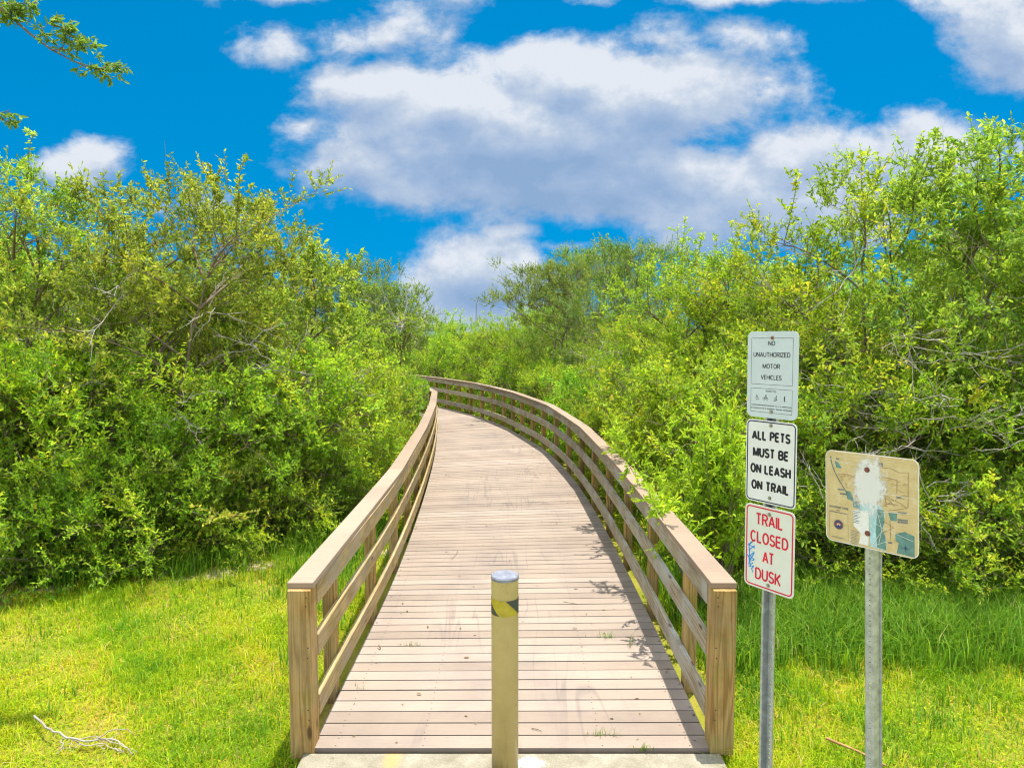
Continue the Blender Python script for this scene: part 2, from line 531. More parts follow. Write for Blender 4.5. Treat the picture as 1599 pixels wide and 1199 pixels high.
def concrete_mat():
    m, t, b = mat("concrete", 0.9, 0.2)
    obj = t.add('ShaderNodeTexCoord').outputs['Object']
    n = t.noise(obj, 5, 7, 0.7)
    f = t.noise(obj, 90, 4, 0.7)
    col = t.ramp(n, [(0.3, (0.19, 0.17, 0.12)), (0.55, (0.275, 0.25, 0.19)), (0.7, (0.34, 0.31, 0.25))])
    col = t.mix(1.0, col, t.ramp(f, [(0.3, (0.75, 0.74, 0.72)), (0.7, (1.12, 1.12, 1.1))]), 'MULTIPLY')
    g = t.noise(obj, 11, 6, 0.7)
    col = t.mix(t.math('MULTIPLY', t.step(g, 0.6, 0.72), 0.7), col, (0.15, 0.13, 0.06))
    x, y, z = t.sep(obj)
    d = t.vmath('LENGTH', t.vmath('MULTIPLY', t.vmath('SUBTRACT', obj, (0.10, 4.01, 0)), (7, 11, 0)))
    d = t.math('ADD', d, t.math('MULTIPLY', t.math('SUBTRACT', t.noise(obj, 40, 3), 0.5), 1.6))
    col = t.mix(t.math('SUBTRACT', 1.0, t.step(d, 0.55, 0.7)), col, (0.62, 0.60, 0.56))
    r = t.vmath('LENGTH', t.vmath('MULTIPLY', t.vmath('SUBTRACT', obj, (-0.74, 4.06, 0)), (14, 6, 0)))
    col = t.mix(t.math('MULTIPLY', t.math('SUBTRACT', 1.0, t.step(r, 0.3, 1.1)), 0.6), col, (0.50, 0.27, 0.08))
    t.put(b.inputs['Base Color'], col)
    bump(t, b, f, 0.4, 0.004)
    return m


M_CONC = concrete_mat()

# ------------------------------------------------------------------ ground, apron


def fnoise(x, y):
    return (np.sin(x * 1.3 + 0.5) * np.cos(y * 1.1 + 1.7) + 0.5 * np.sin(x * 2.9 + y * 1.7) + 0.3 * np.sin(x * 5.3 - y * 4.1)) / 1.8


def gz(x, y):
    """ground height"""
    x, y = np.asarray(x, float), np.asarray(y, float)
    k = np.clip((y - 8.0) / 7.0, 0, 1)
    k = k * k * (3 - 2 * k)
    side = np.clip((np.abs(x) - 1.35) / 0.8, 0, 1)
    return -0.055 - 0.60 * k + 0.035 * fnoise(x, y) * side - 0.03 * (1 - side)


gx = np.concatenate([[-900, -400, -150, -60, -30], np.arange(-18, 18.01, 0.4), [30, 60, 150, 400, 900]])
gy = np.concatenate([[-400, -100, -30, -10], np.arange(-4, 40.01, 0.4), [50, 70, 120, 300, 1400]])
GX, GY = np.meshgrid(gx, gy)
gv = np.stack([GX.ravel(), GY.ravel(), gz(GX, GY).ravel()], 1)
nx, ny = len(gx), len(gy)
ii, jj = np.meshgrid(np.arange(nx - 1), np.arange(ny - 1))
b0 = (jj * nx + ii).ravel()
ground = link("ground", np_mesh("ground", gv, [np.stack([b0, b0 + 1, b0 + nx + 1, b0 + nx], 1)], np.full(len(b0), .5), M_GROUND))
ground.data.polygons.foreach_set("use_smooth", np.ones(len(b0), dtype=bool))
tag(ground, kind='structure')

mb = MB()
mb.box(-1.31, 1.31, 1.2, 4.118, -0.16, -0.012)
mb.box(-1.31, 1.31, -2.2, 1.192, -0.16, -0.012)
apron = mb.build("concrete_path", M_CONC, bevel=0.008)
tag(apron, kind='structure')

# ------------------------------------------------------------------ boardwalk
KL = [(-1.245, 4.15), (-1.245, 7.0), (-1.35, 9.8), (-1.50, 12.4), (-1.69, 15.0), (-1.90, 17.2), (-2.15, 19.3), (-2.75, 21.5), (-3.9, 23.7), (-5.6, 25.8), (-8.3, 28.2), (-12, 30.6), (-17, 33.5)]
KR = [(1.245, 4.15), (1.255, 7.1), (1.21, 10.1), (1.05, 12.9), (.70, 15.6), (.17, 17.9), (-.45, 20.2), (-1.42, 22.6), (-2.7, 25), (-4.2, 27.3), (-6.5, 30), (-10, 33), (-15, 36.2)]


def catmull(K, n=24):
    K = [Vector(k) for k in K]
    K = [K[0] * 2 - K[1]] + K + [K[-1] * 2 - K[-2]]
    out = []
    for i in range(1, len(K) - 2):
        for j in range(n):
            t = j / n
            p0, p1, p2, p3 = K[i - 1], K[i], K[i + 1], K[i + 2]
            out.append(0.5 * ((2 * p1) + (p2 - p0) * t + (2 * p0 - 5 * p1 + 4 * p2 - p3) * t * t + (3 * p1 - p0 - 3 * p2 + p3) * t ** 3))
    out.append(K[-2])
    return np.array([(p.x, p.y) for p in out])


EL, ER = catmull(KL), catmull(KR)


def arclen(P):
    return np.concatenate([[0], np.cumsum(np.linalg.norm(np.diff(P, axis=0), axis=1))])


SC = arclen((EL + ER) / 2)


def interp(S_, P, s):
    return np.stack([np.interp(s, S_, P[:, 0]), np.interp(s, S_, P[:, 1])], -1)


rnd = random.Random(5)
mb = MB()
pitch, gap, s, i = 0.1445, 0.012, 0.0, 0
while s + pitch < SC[-1] - 0.1:
    q = []
    for ss in (s, s + pitch - gap):
        a, b = interp(SC, EL, ss), interp(SC, ER, ss)
        d = (b - a) / np.linalg.norm(b - a)
        q.append((a - d * 0.022, b + d * 0.022))
    (a0, b0_), (a1, b1) = q
    dz = rnd.uniform(-0.0015, 0.0015)
    z0, z1 = -0.032 + dz, dz
    mb.hexa([(*a0, z0), (*b0_, z0), (*b1, z0), (*a1, z0), (*a0, z1), (*b0_, z1), (*b1, z1), (*a1, z1)], 0, rnd.random())
    if s < 9:       # screw heads, two per joist line
        for k in (0.055, 0.275, 0.5, 0.725, 0.945):
            for e in (0.2, 0.8):
                p = (a0 * (1 - e) + a1 * e) * (1 - k) + (b0_ * (1 - e) + b1 * e) * k
                p = p + np.array([rnd.uniform(-.006, .006), 0])
                mb.poly([(p[0] + 0.005 * math.cos(h * 1.0472), p[1] + 0.005 * math.sin(h * 1.0472), z1 + 0.0006) for h in range(6)], None, .5, 1)
    s += pitch
    i += 1
deck = mb.build("boardwalk", [M_DECK, M_SCREW], weld=False)
tag(deck, kind='structure')
mb = MB()
for k in (0.03, 0.275, 0.5, 0.725, 0.97):
    pts = EL * (1 - k) + ER * k
    for p, q in zip(pts[::4], pts[4::4]):
        n = np.array([-(q - p)[1], (q - p)[0]])
        n = n / np.linalg.norm(n) * 0.02
        e = (q - p) * 0.001
        mb.hexa([(*(p + n + e), -.24), (*(p - n + e), -.24), (*(q - n - e), -.24), (*(q + n - e), -.24), (*(p + n + e), -.036), (*(p - n + e), -.036), (*(q - n - e), -.036), (*(q + n - e), -.036)], 1)
mb.build("joist", M_DARKWOOD, deck, weld=False)


def sweep(E, sgn, s0, s1, o0, o1, z0, z1, mats, name, parent, tint=0.5, zoff=0.0, bevel=0.003, straight=0.0):
    """a timber from arc length s0 to s1 along the deck edge E, o0..o1 outside it"""
    SE = arclen(E)
    n = max(2, int((s1 - s0) / 0.3) + 1)
    ss = np.linspace(s0, s1, n)
    P = interp(SE, E, ss)
    T = interp(SE, E, ss + 0.05) - interp(SE, E, ss - 0.05)
    if s0 < 0.06: T[0] = (0, 1)
    T /= np.linalg.norm(T, axis=1)[:, None]
    N = np.stack([T[:, 1], -T[:, 0]], 1) * sgn      # outwards
    mb = MB()
    if straight:      # boards that are sawn straight and butted, not bent
        k = np.linspace(0, 1, n)[:, None]
        P = P * (1 - straight) + (P[0] * (1 - k) + P[-1] * k) * straight
        N[1:-1] = N[1:-1] * (1 - straight) + (N[0] * (1 - k[1:-1]) + N[-1] * k[1:-1]) * straight
    w, h = abs(o1 - o0), z1 - z0
    rows = []
    for p, nn in zip(P, N):
        a, b = p + nn * o0, p + nn * o1
        rows.append([(*a, z0), (*b, z0), (*b, z1), (*a, z1)])
    cum = np.concatenate([[0], np.cumsum([0 + w, h, w, h])])
    for r, (A, B) in enumerate(zip(rows, rows[1:])):
        for k in range(4):
            l = (k + 1) % 4
            uv = [(ss[r], cum[k]), (ss[r], cum[k + 1]), (ss[r + 1], cum[k + 1]), (ss[r + 1], cum[k])]
            f = [A[k], A[l], B[l], B[k]]
            if sgn < 0: f, uv = f[::-1], uv[::-1]
            mb.poly(f, uv, tint)
    f0, f1 = rows[0][::-1], rows[-1]
    if sgn < 0: f0, f1 = f0[::-1], f1[::-1]
    mb.poly(f0, [(ss[0] + q * .01, q * .05) for q in range(4)], tint)
    mb.poly(f1, [(ss[-1] + q * .01, q * .05) for q in range(4)], tint)
    return mb.build(name, mats, parent, bevel=bevel)


def railing(E, sgn, label, posts_s, rail_m, seed):
    r = random.Random(seed)
    SE = arclen(E)
    p0 = interp(SE, E, 0.0)
    root = empty("wooden_railing", (p0[0], p0[1], 0), label, "railing")
    kids = []
    end = SE[-1] - 0.3
    # end post, carrying the end of the cap board
    mb = MB()
    x0, x1 = sorted((p0[0] + sgn * 0.004, p0[0] + sgn * 0.148))
    mb.box(x0, x1, p0[1] - 0.03, p0[1] + 0.112, -0.03 if sgn > 0 else -0.12, 1.030, 2, 0.55, 0, seed * 1.7)
    kids.append(mb.build("post", M_POST, None, bevel=0.004))
    for dx, dz in ((.12, .985), (.118, .93), (.125, .665), (.122, .60), (.12, .265), (.124, .20)):
        xx = p0[0] + sgn * (.15 - dx)
        nb = MB()
        nb.poly([(xx + .0055 * math.cos(h * 1.0472), p0[1] - 0.0306, dz + .0055 * math.sin(h * 1.0472)) for h in range(6)])
        nl = nb.build("nail_head", M_SCREW, kids[-1])
        nl.matrix_parent_inverse = Matrix.Identity(4)
    kids[-1]['label'] = "square end post of golden brown treated pine"
    for sp in posts_s:
        if sp > end: break
        p = interp(SE, E, sp)
        T = interp(SE, E, sp + 0.1) - interp(SE, E, sp - 0.1)
        T /= np.linalg.norm(T)
        N = np.array([T[1], -T[0]]) * sgn
        c = []
        lean = r.uniform(-.004, .004)
        zb = float(gz(p[0], p[1])) - 0.3
        for z in (zb, 1.030):
            for a, b in ((0.042, -0.046), (0.132, -0.046), (0.132, 0.046), (0.042, 0.046)):
                w = p + N * a + T * (b + (lean if z > 0 else 0))
                c.append((w[0], w[1], z))
        if sgn < 0: c = [c[i] for i in (3, 2, 1, 0, 7, 6, 5, 4)]
        mb = MB()
        mb.hexa(c, 2, r.random(), 0, r.random() * 5)
        kids.append(mb.build("post", M_POST, None, bevel=0.004))
    L = 3.66
    s = 0.0
    k = 0
    while s < end:
        e = min(s + L, end)
        a = s + 0.004 if s else -0.034
        kids.append(sweep(E, sgn, a, e - 0.003, -0.006, 0.156, 1.032, 1.070, M_CAP, "cap_board", None, r.random(), straight=0.75))
        s = e
    for z0, z1, off, nm in ((0.885, 1.028, 0.0, "top_rail"), (0.55, 0.69, 1.3, "middle_rail"), (0.145, 0.29, 2.2, "lower_rail")):
        s = 0.114
        while s < end:
            e = min(s + (L if s > 0.2 else L - off * 0.4), end)
            kids.append(sweep(E, sgn, s + 0.002, e - 0.002, 0.0, 0.038, z0 + r.uniform(-.004, .004), z1 + r.uniform(-.004, .0), rail_m, nm, None, r.random()))
            s = e
    for o in kids:
        o.parent = root
        o.matrix_parent_inverse = Matrix.Translation(root.location).inverted()
    return root


posts = [0.72 + i * 1.38 for i in range(8)] + [0.72 + 8 * 1.38 + i * 1.05 for i in range(24)]
railing(EL, -1, "timber railing on the left edge of the boardwalk, bending behind the trees", posts, M_RAIL, 3)
railing(ER, 1, "timber railing on the right edge of the boardwalk, long curve, weathered rails", [0.86 + i * 1.36 for i in range(8)] + [0.86 + 8 * 1.36 + i * 1.02 for i in range(26)], M_RAILW, 8)

# ------------------------------------------------------------------ bollard
bp = (-0.042, 3.93, -0.012)


def lathe(prof, n=40, m=0, mb=None):
    mb = mb or MB()
    for (r0, z0), (r1, z1) in zip(prof, prof[1:]):
        for j in range(n):
            a, b = j * 2 * math.pi / n, (j + 1) * 2 * math.pi / n
            pts = [(r0 * math.sin(a), -r0 * math.cos(a), z0), (r0 * math.sin(b), -r0 * math.cos(b), z0), (r1 * math.sin(b), -r1 * math.cos(b), z1), (r1 * math.sin(a), -r1 * math.cos(a), z1)]
            aa = lambda t_: (t_ if t_ <= math.pi + 1e-6 else t_ - 2 * math.pi)
            am = aa((a + b) / 2)
            h = math.pi / n
            uv = [((am - h) * 0.08, z0), ((am + h) * 0.08, z0), ((am + h) * 0.08, z1), ((am - h) * 0.08, z1)]
            ps = [(p, u) for k, (p, u) in enumerate(zip(pts, uv)) if not (k == 1 and r0 < 1e-6) and not (k == 2 and r1 < 1e-6)]
            mb.poly([p for p, _ in ps], [u for _, u in ps], .5, m)
    return mb


def bollard_mat():
    m, t, b = mat("bollard_paint", 0.5, 0.4)
    obj = t.add('ShaderNodeTexCoord').outputs['Object']
    x, y, z = t.sep(obj)
    n = t.noise(obj, 7, 6, 0.65)
    col = t.ramp(n, [(0.3, (0.41, 0.32, 0.115)), (0.7, (0.50, 0.40, 0.16))])
    st = t.noise(t.comb(t.math('MULTIPLY', x, 40), t.math('MULTIPLY', y, 40), t.math('MULTIPLY', z, 2.2)), 1.0, 4, 0.6)
    col = t.mix(t.math('MULTIPLY', t.step(st, 0.55, 0.8), 0.3), col, (0.20, 0.15, 0.08))
    sp = t.noise(obj, 55, 2)
    col = t.mix(t.step(sp, 0.72, 0.76), col, (0.12, 0.07, 0.035))
    chip = t.noise(obj, 13, 5, 0.7)
    col = t.mix(t.math('MULTIPLY', t.step(chip, 0.66, 0.70), 0.75), col, (0.17, 0.085, 0.035))
    low = t.math('SUBTRACT', 1.0, t.step(t.math('ADD', z, t.math('MULTIPLY', t.math('SUBTRACT', st, .5), .3)), 0.0, 0.14))
    col = t.mix(t.math('MULTIPLY', low, 0.6), col, (0.16, 0.10, 0.05))
    t.put(b.inputs['Base Color'], col)
    bump(t, b, n, 0.15, 0.004)
    return m


def band_mat():
    m, t, b = mat("reflective_band", 0.35, 0.5)
    u, v, _ = t.sep(t.add('ShaderNodeUVMap').outputs[0])
    s_ = t.math('ADD', u, v)           # v falls with height, so the stripes lean
    f = t.math('FRACT', t.math('DIVIDE', t.math('ADD', s_, 10 * 0.2513 - 0.99 - 0.095 + 0.13), 0.2513))
    n = t.noise(t.add('ShaderNodeTexCoord').outputs['Object'], 30, 4)
    yel = t.ramp(n, [(0.3, (0.36, 0.29, 0.02)), (0.7, (0.47, 0.38, 0.035))])
    col = t.mix(t.math('LESS_THAN', f, 0.52), (0.05, 0.06, 0.055), yel)
    t.put(b.inputs['Base Color'], col)
    return m


bol = empty("bollard", bp, "tan painted steel bollard with a yellow and black reflective band", "bollard")
lathe([(0, -0.15), (0.080, -0.15), (0.080, 1.190)], m=0).build("bollard_body", bollard_mat(), bol, smooth=False).data.polygons.foreach_set("use_smooth", [True] * 80)
lathe([(0.0815, 0.988), (0.0815, 1.082)]).build("reflective_band", band_mat(), bol, smooth=True)
c_ = lathe([(0.079, 1.190), (0.0825, 1.1905), (0.0825, 1.204), (0.078, 1.212), (0.0, 1.216)]).build("cap", plain("cap_metal", (0.22, 0.23, 0.27), 0.5, 0.5, 0.3, 0.3, 40), bol)

# ------------------------------------------------------------------ signs


def arc(cx, cy, rx, ry, a0, a1, n=12):
    return [(cx + rx * math.cos(R_(a0 + (a1 - a0) * i / n)), cy + ry * math.sin(R_(a0 + (a1 - a0) * i / n))) for i in range(n + 1)]


GLYPH = {  # relative width, strokes in the unit square
    'A': (.72, [[(0, 0), (.5, 1.0)], [(1, 0), (.5, 1.0)], [(.17, .30), (.83, .30)]]),
    'B': (.62, [[(0, 0), (0, 1)], [(0, 1), (.55, 1)] + arc(.55, .76, .40, .24, 90, -90) + [(0, .52)], [(0, .52), (.58, .52)] + arc(.58, .26, .42, .26, 90, -90) + [(0, 0)]]),
    'C': (.66, [arc(.5, .5, .5, .5, 42, 318, 22)]),
    'D': (.66, [[(0, 0), (0, 1)], [(0, 1), (.45, 1)] + arc(.45, .5, .55, .5, 90, -90, 18) + [(0, 0)]]),
    'E': (.56, [[(0, -.04), (0, 1.04)], [(0, 1), (1, 1)], [(0, .52), (.92, .52)], [(0, 0), (1, 0)]]),
    'H': (.64, [[(0, -.04), (0, 1.04)], [(1, -.04), (1, 1.04)], [(0, .52), (1, .52)]]),
    'I': (.01, [[(.5, -.04), (.5, 1.04)]]),
    'K': (.62, [[(0, -.04), (0, 1.04)], [(1, 1.04), (0, .36)], [(.33, .56), (1, -.04)]]),
    'L': (.52, [[(0, -.04), (0, 1.04)], [(0, 0), (1, 0)]]),
    'M': (.82, [[(0, -.04), (0, 1.04)], [(1, -.04), (1, 1.04)], [(0, 1), (.5, .05)], [(1, 1), (.5, .05)]]),
    'N': (.66, [[(0, -.04), (0, 1.04)], [(1, -.04), (1, 1.04)], [(0, 1), (1, 0)]]),
    'O': (.72, [arc(.5, .5, .5, .5, 90, 450, 28)]),
    'P': (.58, [[(0, -.04), (0, 1.04)], [(0, 1), (.55, 1)] + arc(.55, .74, .45, .26, 90, -90) + [(0, .48)]]),
    'R': (.62, [[(0, -.04), (0, 1.04)], [(0, 1), (.55, 1)] + arc(.55, .75, .43, .25, 90, -90) + [(0, .50)], [(.50, .50), (1, -.04)]]),
    'S': (.58, [arc(.5, .75, .46, .25, 22, 250, 14) + [(.70, .46)] + arc(.5, .25, .5, .25, 62, -160, 14)]),
    'T': (.62, [[(0, 1), (1, 1)], [(.5, 1), (.5, -.04)]]),
    'U': (.64, [[(0, 1.04), (0, .38)] + arc(.5, .36, .5, .36, 180, 360, 16) + [(1, 1.04)]]),
    'V': (.70, [[(0, 1.03), (.5, 0)], [(1, 1.03), (.5, 0)]]),
    'Z': (.58, [[(0, 1), (1, 1)], [(0, 0), (1, 0)], [(.03, 0), (.97, 1)]]),
}


def put_text(mb, body, cx, cz, width, cap_h, weight=0.16, y=-0.0008, m=0):
    """block capitals drawn as ribbons; weight is the stroke width over the capital height"""
    tr = weight + 0.12
    adv, L = [], 0.0
    for ch in body:
        w = 0.52 if ch == ' ' else GLYPH[ch][0]
        adv.append((ch, L, w))
        L += w + (0 if ch == ' ' else weight + 0.075)
    L -= 0.075
    k = width / L
    st = weight * cap_h
    q = 0
    for ch, x0, w in adv:
        if ch == ' ': continue
        for pl in GLYPH[ch][1]:
            pts = [(cx - width / 2 + (x0 + weight / 2 + p[0] * w) * k, cz + (p[1] - .5) * (cap_h - st)) for p in pl]
            stroke(mb, pts, st * min(1.0, max(.8, k / cap_h)), y - 0.00002 * (q % 9), m)
            q += 1


def rrect(w, h, r, n=6):
    out = []
    for cx, cz, a0 in ((w / 2 - r, -h / 2 + r, -90), (w / 2 - r, h / 2 - r, 0), (-w / 2 + r, h / 2 - r, 90), (-w / 2 + r, -h / 2 + r, 180)):
        for i in range(n + 1):
            a = R_(a0 + 90 * i / n)
            out.append((cx + r * math.cos(a), cz + r * math.sin(a)))
    return out


def plate(w, h, r, m, name, parent, thick=0.0025):
    mb = MB()
    o = rrect(w, h, r)
    mb.poly([(x, 0, z) for x, z in o])
    mb.poly([(x, thick, z) for x, z in o][::-1])
    for i in range(len(o)):
        a, b = o[i], o[(i + 1) % len(o)]
        mb.poly([(a[0], thick, a[1]), (b[0], thick, b[1]), (b[0], 0, b[1]), (a[0], 0, a[1])])
    return mb.build(name, m, parent)


def frame(mb, w, h, r, t, cz=0.0, cx=0.0, y=-0.0006, m=0):
    a, b = rrect(w, h, r), rrect(w - 2 * t, h - 2 * t, max(r - t, 0.0005))
    for i in range(len(a)):
        j = (i + 1) % len(a)
        mb.poly([(a[i][0] + cx, y, a[i][1] + cz), (a[j][0] + cx, y, a[j][1] + cz), (b[j][0] + cx, y, b[j][1] + cz), (b[i][0] + cx, y, b[i][1] + cz)], None, .5, m)


def stroke(mb, pts, w, y=-0.001, m=0):
    """a flat ribbon along x,z points"""
    P = [Vector(p) for p in pts]
    L, Rr = [], []
    for i, p in enumerate(P):
        d = (P[min(i + 1, len(P) - 1)] - P[max(i - 1, 0)])
        if d.length < 1e-9: d = Vector((1, 0))
        n = Vector((-d.y, d.x)).normalized() * w / 2
        L.append(p + n)
        Rr.append(p - n)
    for i in range(len(P) - 1):
        mb.poly([(Rr[i].x, y, Rr[i].y), (Rr[i + 1].x, y, Rr[i + 1].y), (L[i + 1].x, y, L[i + 1].y), (L[i].x, y, L[i].y)], None, .5, m)


def disc(mb, cx, cz, r, y=-0.001, n=14, m=0):
    mb.poly([(cx + r * math.cos(i * 2 * math.pi / n), y, cz + r * math.sin(i * 2 * math.pi / n)) for i in range(n)], None, .5, m)


def ring(mb, cx, cz, r, w, y=-0.001, a0=0, a1=360, m=0):
    stroke(mb, [(cx + r * math.cos(R_(a0 + (a1 - a0) * i / 18)), cz + r * math.sin(R_(a0 + (a1 - a0) * i / 18))) for i in range(19)], w, y, m)


def bolt(parent, x, z, m, washer=None, r=0.007):
    mb = MB()
    k = r / 0.007
    for rr, y0, y1, n, mi in ((0.0105 * k, -0.0016, 0.001, 16, 1), (r, -0.0065, -0.0016, 6, 0)):
        c = [(x + rr * math.cos(i * 2 * math.pi / n), z + rr * math.sin(i * 2 * math.pi / n)) for i in range(n)]
        mb.poly([(a, y0, b) for a, b in c], None, .5, mi)
        for i in range(n):
            a, b = c[i], c[(i + 1) % n]
            mb.poly([(a[0], y1, a[1]), (b[0], y1, b[1]), (b[0], y0, b[1]), (a[0], y0, a[1])], None, .5, mi)
    return mb.build("bolt", [m, washer or m], parent, weld=False)


M_GALV = plain("galvanised_steel", (0.40, 0.44, 0.44), 0.42, 0.5, 0.55, 0.28, 26)
M_BOLT = plain("bolt_steel", (0.36, 0.35, 0.30), 0.4, 0.5, 0.7)
M_RUST = plain("bolt_rusted", (0.20, 0.07, 0.05), 0.8)
M_WHITE_A = plain("sign_face_grey_white", (0.52, 0.60, 0.64), 0.45, 0.4, 0, 0.04, 8)
M_WHITE_B = plain("sign_face_white", (0.688, 0.705, 0.697), 0.45, 0.4, 0, 0.04, 8)
M_WHITE_C = plain("sign_face_ivory", (0.654, 0.671, 0.602), 0.45, 0.4, 0, 0.05, 8)
M_BLACK = plain("sign_ink_black", (0.018, 0.02, 0.028), 0.5)
M_NAVY = plain("sign_ink_navy", (0.012, 0.014, 0.05), 0.5)
M_RED = plain("sign_ink_red", (0.60, 0.018, 0.05), 0.5, var=0.2)
M_SPRAY = plain("blue_marker", (0.02, 0.28, 0.75), 0.5, var=0.2)


def channel_post(name, parent, z0, z1, flip, yaw):
    """perforated steel hat channel: a web with real holes, two flared legs, two lips"""
    hw, dep, fl, lip = 0.019, 0.034, 0.010, 0.011
    cell = 0.0254
    me = MB()
    k = -1 if flip else 1
    n = int((z1 - z0) / cell)
    hole = 0.0046
    for i in range(n):
        za, zb = z0 + i * cell, z0 + (i + 1) * cell
        zc = (za + zb) / 2
        outer = [(-hw, zc), (-hw, za), (0, za), (hw, za), (hw, zc), (hw, zb), (0, zb), (-hw, zb)]
        inner = [(hole * math.cos(R_(180 + 45 * j)), zc + hole * math.sin(R_(180 + 45 * j))) for j in range(8)]
        for j in range(8):
            l = (j + 1) % 8
            me.poly([(outer[j][0], 0, outer[j][1]), (outer[l][0], 0, outer[l][1]), (inner[l][0], 0, inner[l][1]), (inner[j][0], 0, inner[j][1])])
        for sg in (-1, 1):
            a, b, c = (sg * hw, 0), (sg * (hw + fl), k * dep), (sg * (hw + fl + lip), k * dep)
            zs = (za, zc, zb)
            for u_, w_ in zip(zs, zs[1:]):
                me.poly([(*a, u_), (*b, u_), (*b, w_), (*a, w_)])
                me.poly([(*b, u_), (*c, u_), (*c, w_), (*b, w_)])
    o = me.build(name, M_GALV, parent)
    md = o.modifiers.new("thickness", 'SOLIDIFY')
    md.thickness = 0.003
    md.offset = 0
    o.rotation_euler = (0, 0, yaw)
    return o


def on_panel(o, z):
    o.location = (0, 0, z)
    return o


# --- post with three notices
Y1 = 3.58
c1 = at(1206.5, 585.5, Y1)
ang1 = -R_(56)          # the face turns to its left, towards -x
signs = empty("sign_post", (c1.x, Y1, float(gz(c1.x, Y1))), "galvanised post carrying three stacked rectangular trail notices", "sign post", rz=ang1)
zb = signs.location.z


def lean_post(o, top, deg):
    o.rotation_euler = (Matrix.Rotation(-R_(deg), 3, 'Y') @ Matrix.Rotation(o.rotation_euler.z, 3, 'Z')).to_euler()
    o.location.x += (top - o.location.z) * math.sin(R_(deg))


lean_post(signs, c1.z - .45, 0.5)
pst = channel_post("channel_post", signs, -0.35, c1.z + 0.20 - zb, True, 0.0)
pst.location = (0, 0.038, 0)
W, H = 0.305, 0.457
zz = [c1.z - zb, c1.z - zb - 0.466, c1.z - zb - 0.934]
A = on_panel(plate(W, H, 0.033, M_WHITE_A, "sign_panel", signs), zz[0])
A['label'] = "pale blue grey notice reading NO UNAUTHORIZED MOTOR VEHICLES with small pictograms"
Zn = lambda f: H / 2 - f * H


def line(body, cx, cz, wd, ch, wt, m, parent):
    mb = MB()
    put_text(mb, body, cx, cz, wd, ch, wt)
    return mb.build("lettering", m, parent, weld=False)


for body, f, wd, ch in (("NO", .137, .135, .056), ("UNAUTHORIZED", .268, .725, .058), ("MOTOR", .400, .345, .057), ("VEHICLES", .530, .41, .057)):
    line(body, -0.004, Zn(f), wd * W, ch * H, 0.17, M_BLACK, A)
mb = MB()
put_text(mb, "PERMITTED", -0.004, Zn(.690), .21 * W, .017 * H, 0.16)
rt = random.Random(2)
for zr, n in ((.857, 58), (.893, 60)):       # two rows of print too small to read
    for k in range(n):
        if rt.random() < .12: continue
        xk = -0.004 + (k / (n - 1) - .5) * .79 * W
        stroke(mb, [(xk, Zn(zr) - .0028), (xk + rt.uniform(-.0004, .0004), Zn(zr) + .0028)], rt.uniform(.0014, .0026))
mb.build("small_print", M_BLACK, A, weld=False)
mb = MB()
frame(mb, .82 * W, .54 * H, 0.002, 0.0016, Zn(.345), -0.003)
frame(mb, .82 * W, .28 * H, 0.002, 0.0016, Zn(.80), -0.003)
mb.build("border", M_BLACK, A, weld=False)
mb = MB()
zc = Zn(.768)
x = -0.088    # wheelchair user
disc(mb, x - .002, zc + .011, .003); stroke(mb, [(x - .002, zc + .008), (x - .001, zc), (x + .005, zc), (x + .008, zc - .008), (x + .011, zc - .008)], .0022)
ring(mb, x, zc - .005, .0075, .0019, a0=110, a1=360); stroke(mb, [(x - .002, zc + .004), (x + .005, zc + .004)], .0018)
mb.build("pictogram", M_BLACK, A, weld=False)
mb = MB()
x = -0.036    # cyclist on a bicycle
ring(mb, x - .009, zc - .005, .0065, .0016); ring(mb, x + .009, zc - .005, .0065, .0016)
stroke(mb, [(x - .009, zc - .005), (x - .004, zc + .004), (x + .006, zc + .004), (x + .009, zc - .005)], .0015); stroke(mb, [(x - .004, zc + .004), (x, zc - .005), (x + .006, zc + .004)], .0015)
stroke(mb, [(x - .003, zc + .006), (x + .002, zc + .012), (x + .006, zc + .006)], .0026); disc(mb, x + .003, zc + .0145, .0026)
mb.build("pictogram", M_BLACK, A, weld=False)
mb = MB()
x = 0.024     # person with a scooter
disc(mb, x + .006, zc + .0125, .0026); stroke(mb, [(x + .005, zc + .009), (x + .004, zc), (x + .008, zc - .011)], .0032); stroke(mb, [(x + .004, zc), (x - .001, zc - .011)], .0024)
stroke(mb, [(x + .005, zc + .007), (x - .005, zc + .002), (x - .008, zc - .010), (x + .002, zc - .012)], .0016); disc(mb, x - .008, zc - .012, .0022)
mb.build("pictogram", M_BLACK, A, weld=False)
mb = MB()
x = 0.078     # walker
disc(mb, x, zc + .0125, .0028); stroke(mb, [(x, zc + .009), (x, zc - .002)], .0052); stroke(mb, [(x, zc - .002), (x + .003, zc - .013)], .0028); stroke(mb, [(x, zc - .002), (x - .003, zc - .013)], .0028); stroke(mb, [(x - .002, zc + .006), (x - .005, zc - .001)], .002)
mb.build("pictogram", M_BLACK, A, weld=False)
bolt(A, 0, Zn(.075), M_RUST, M_BOLT); bolt(A, 0, Zn(.925), M_BOLT)

B = on_panel(plate(W, H * .975, 0.028, M_WHITE_B, "sign_panel", signs), zz[1])
B['label'] = "white notice in bold black letters reading ALL PETS MUST BE ON LEASH ON TRAIL"
for body, f, wd in (("ALL PETS", .195, .76), ("MUST BE", .395, .71), ("ON LEASH", .590, .80), ("ON TRAIL", .785, .75)):
    line(body, 0, Zn(f), wd * W, .122 * H, 0.255, M_BLACK, B)
mb = MB()
frame(mb, W - .012, H * .975 - .012, 0.024, 0.006)
mb.build("border", M_NAVY, B, weld=False)
bolt(B, 0, Zn(.065), M_BOLT); bolt(B, 0, Zn(.915), M_BOLT)

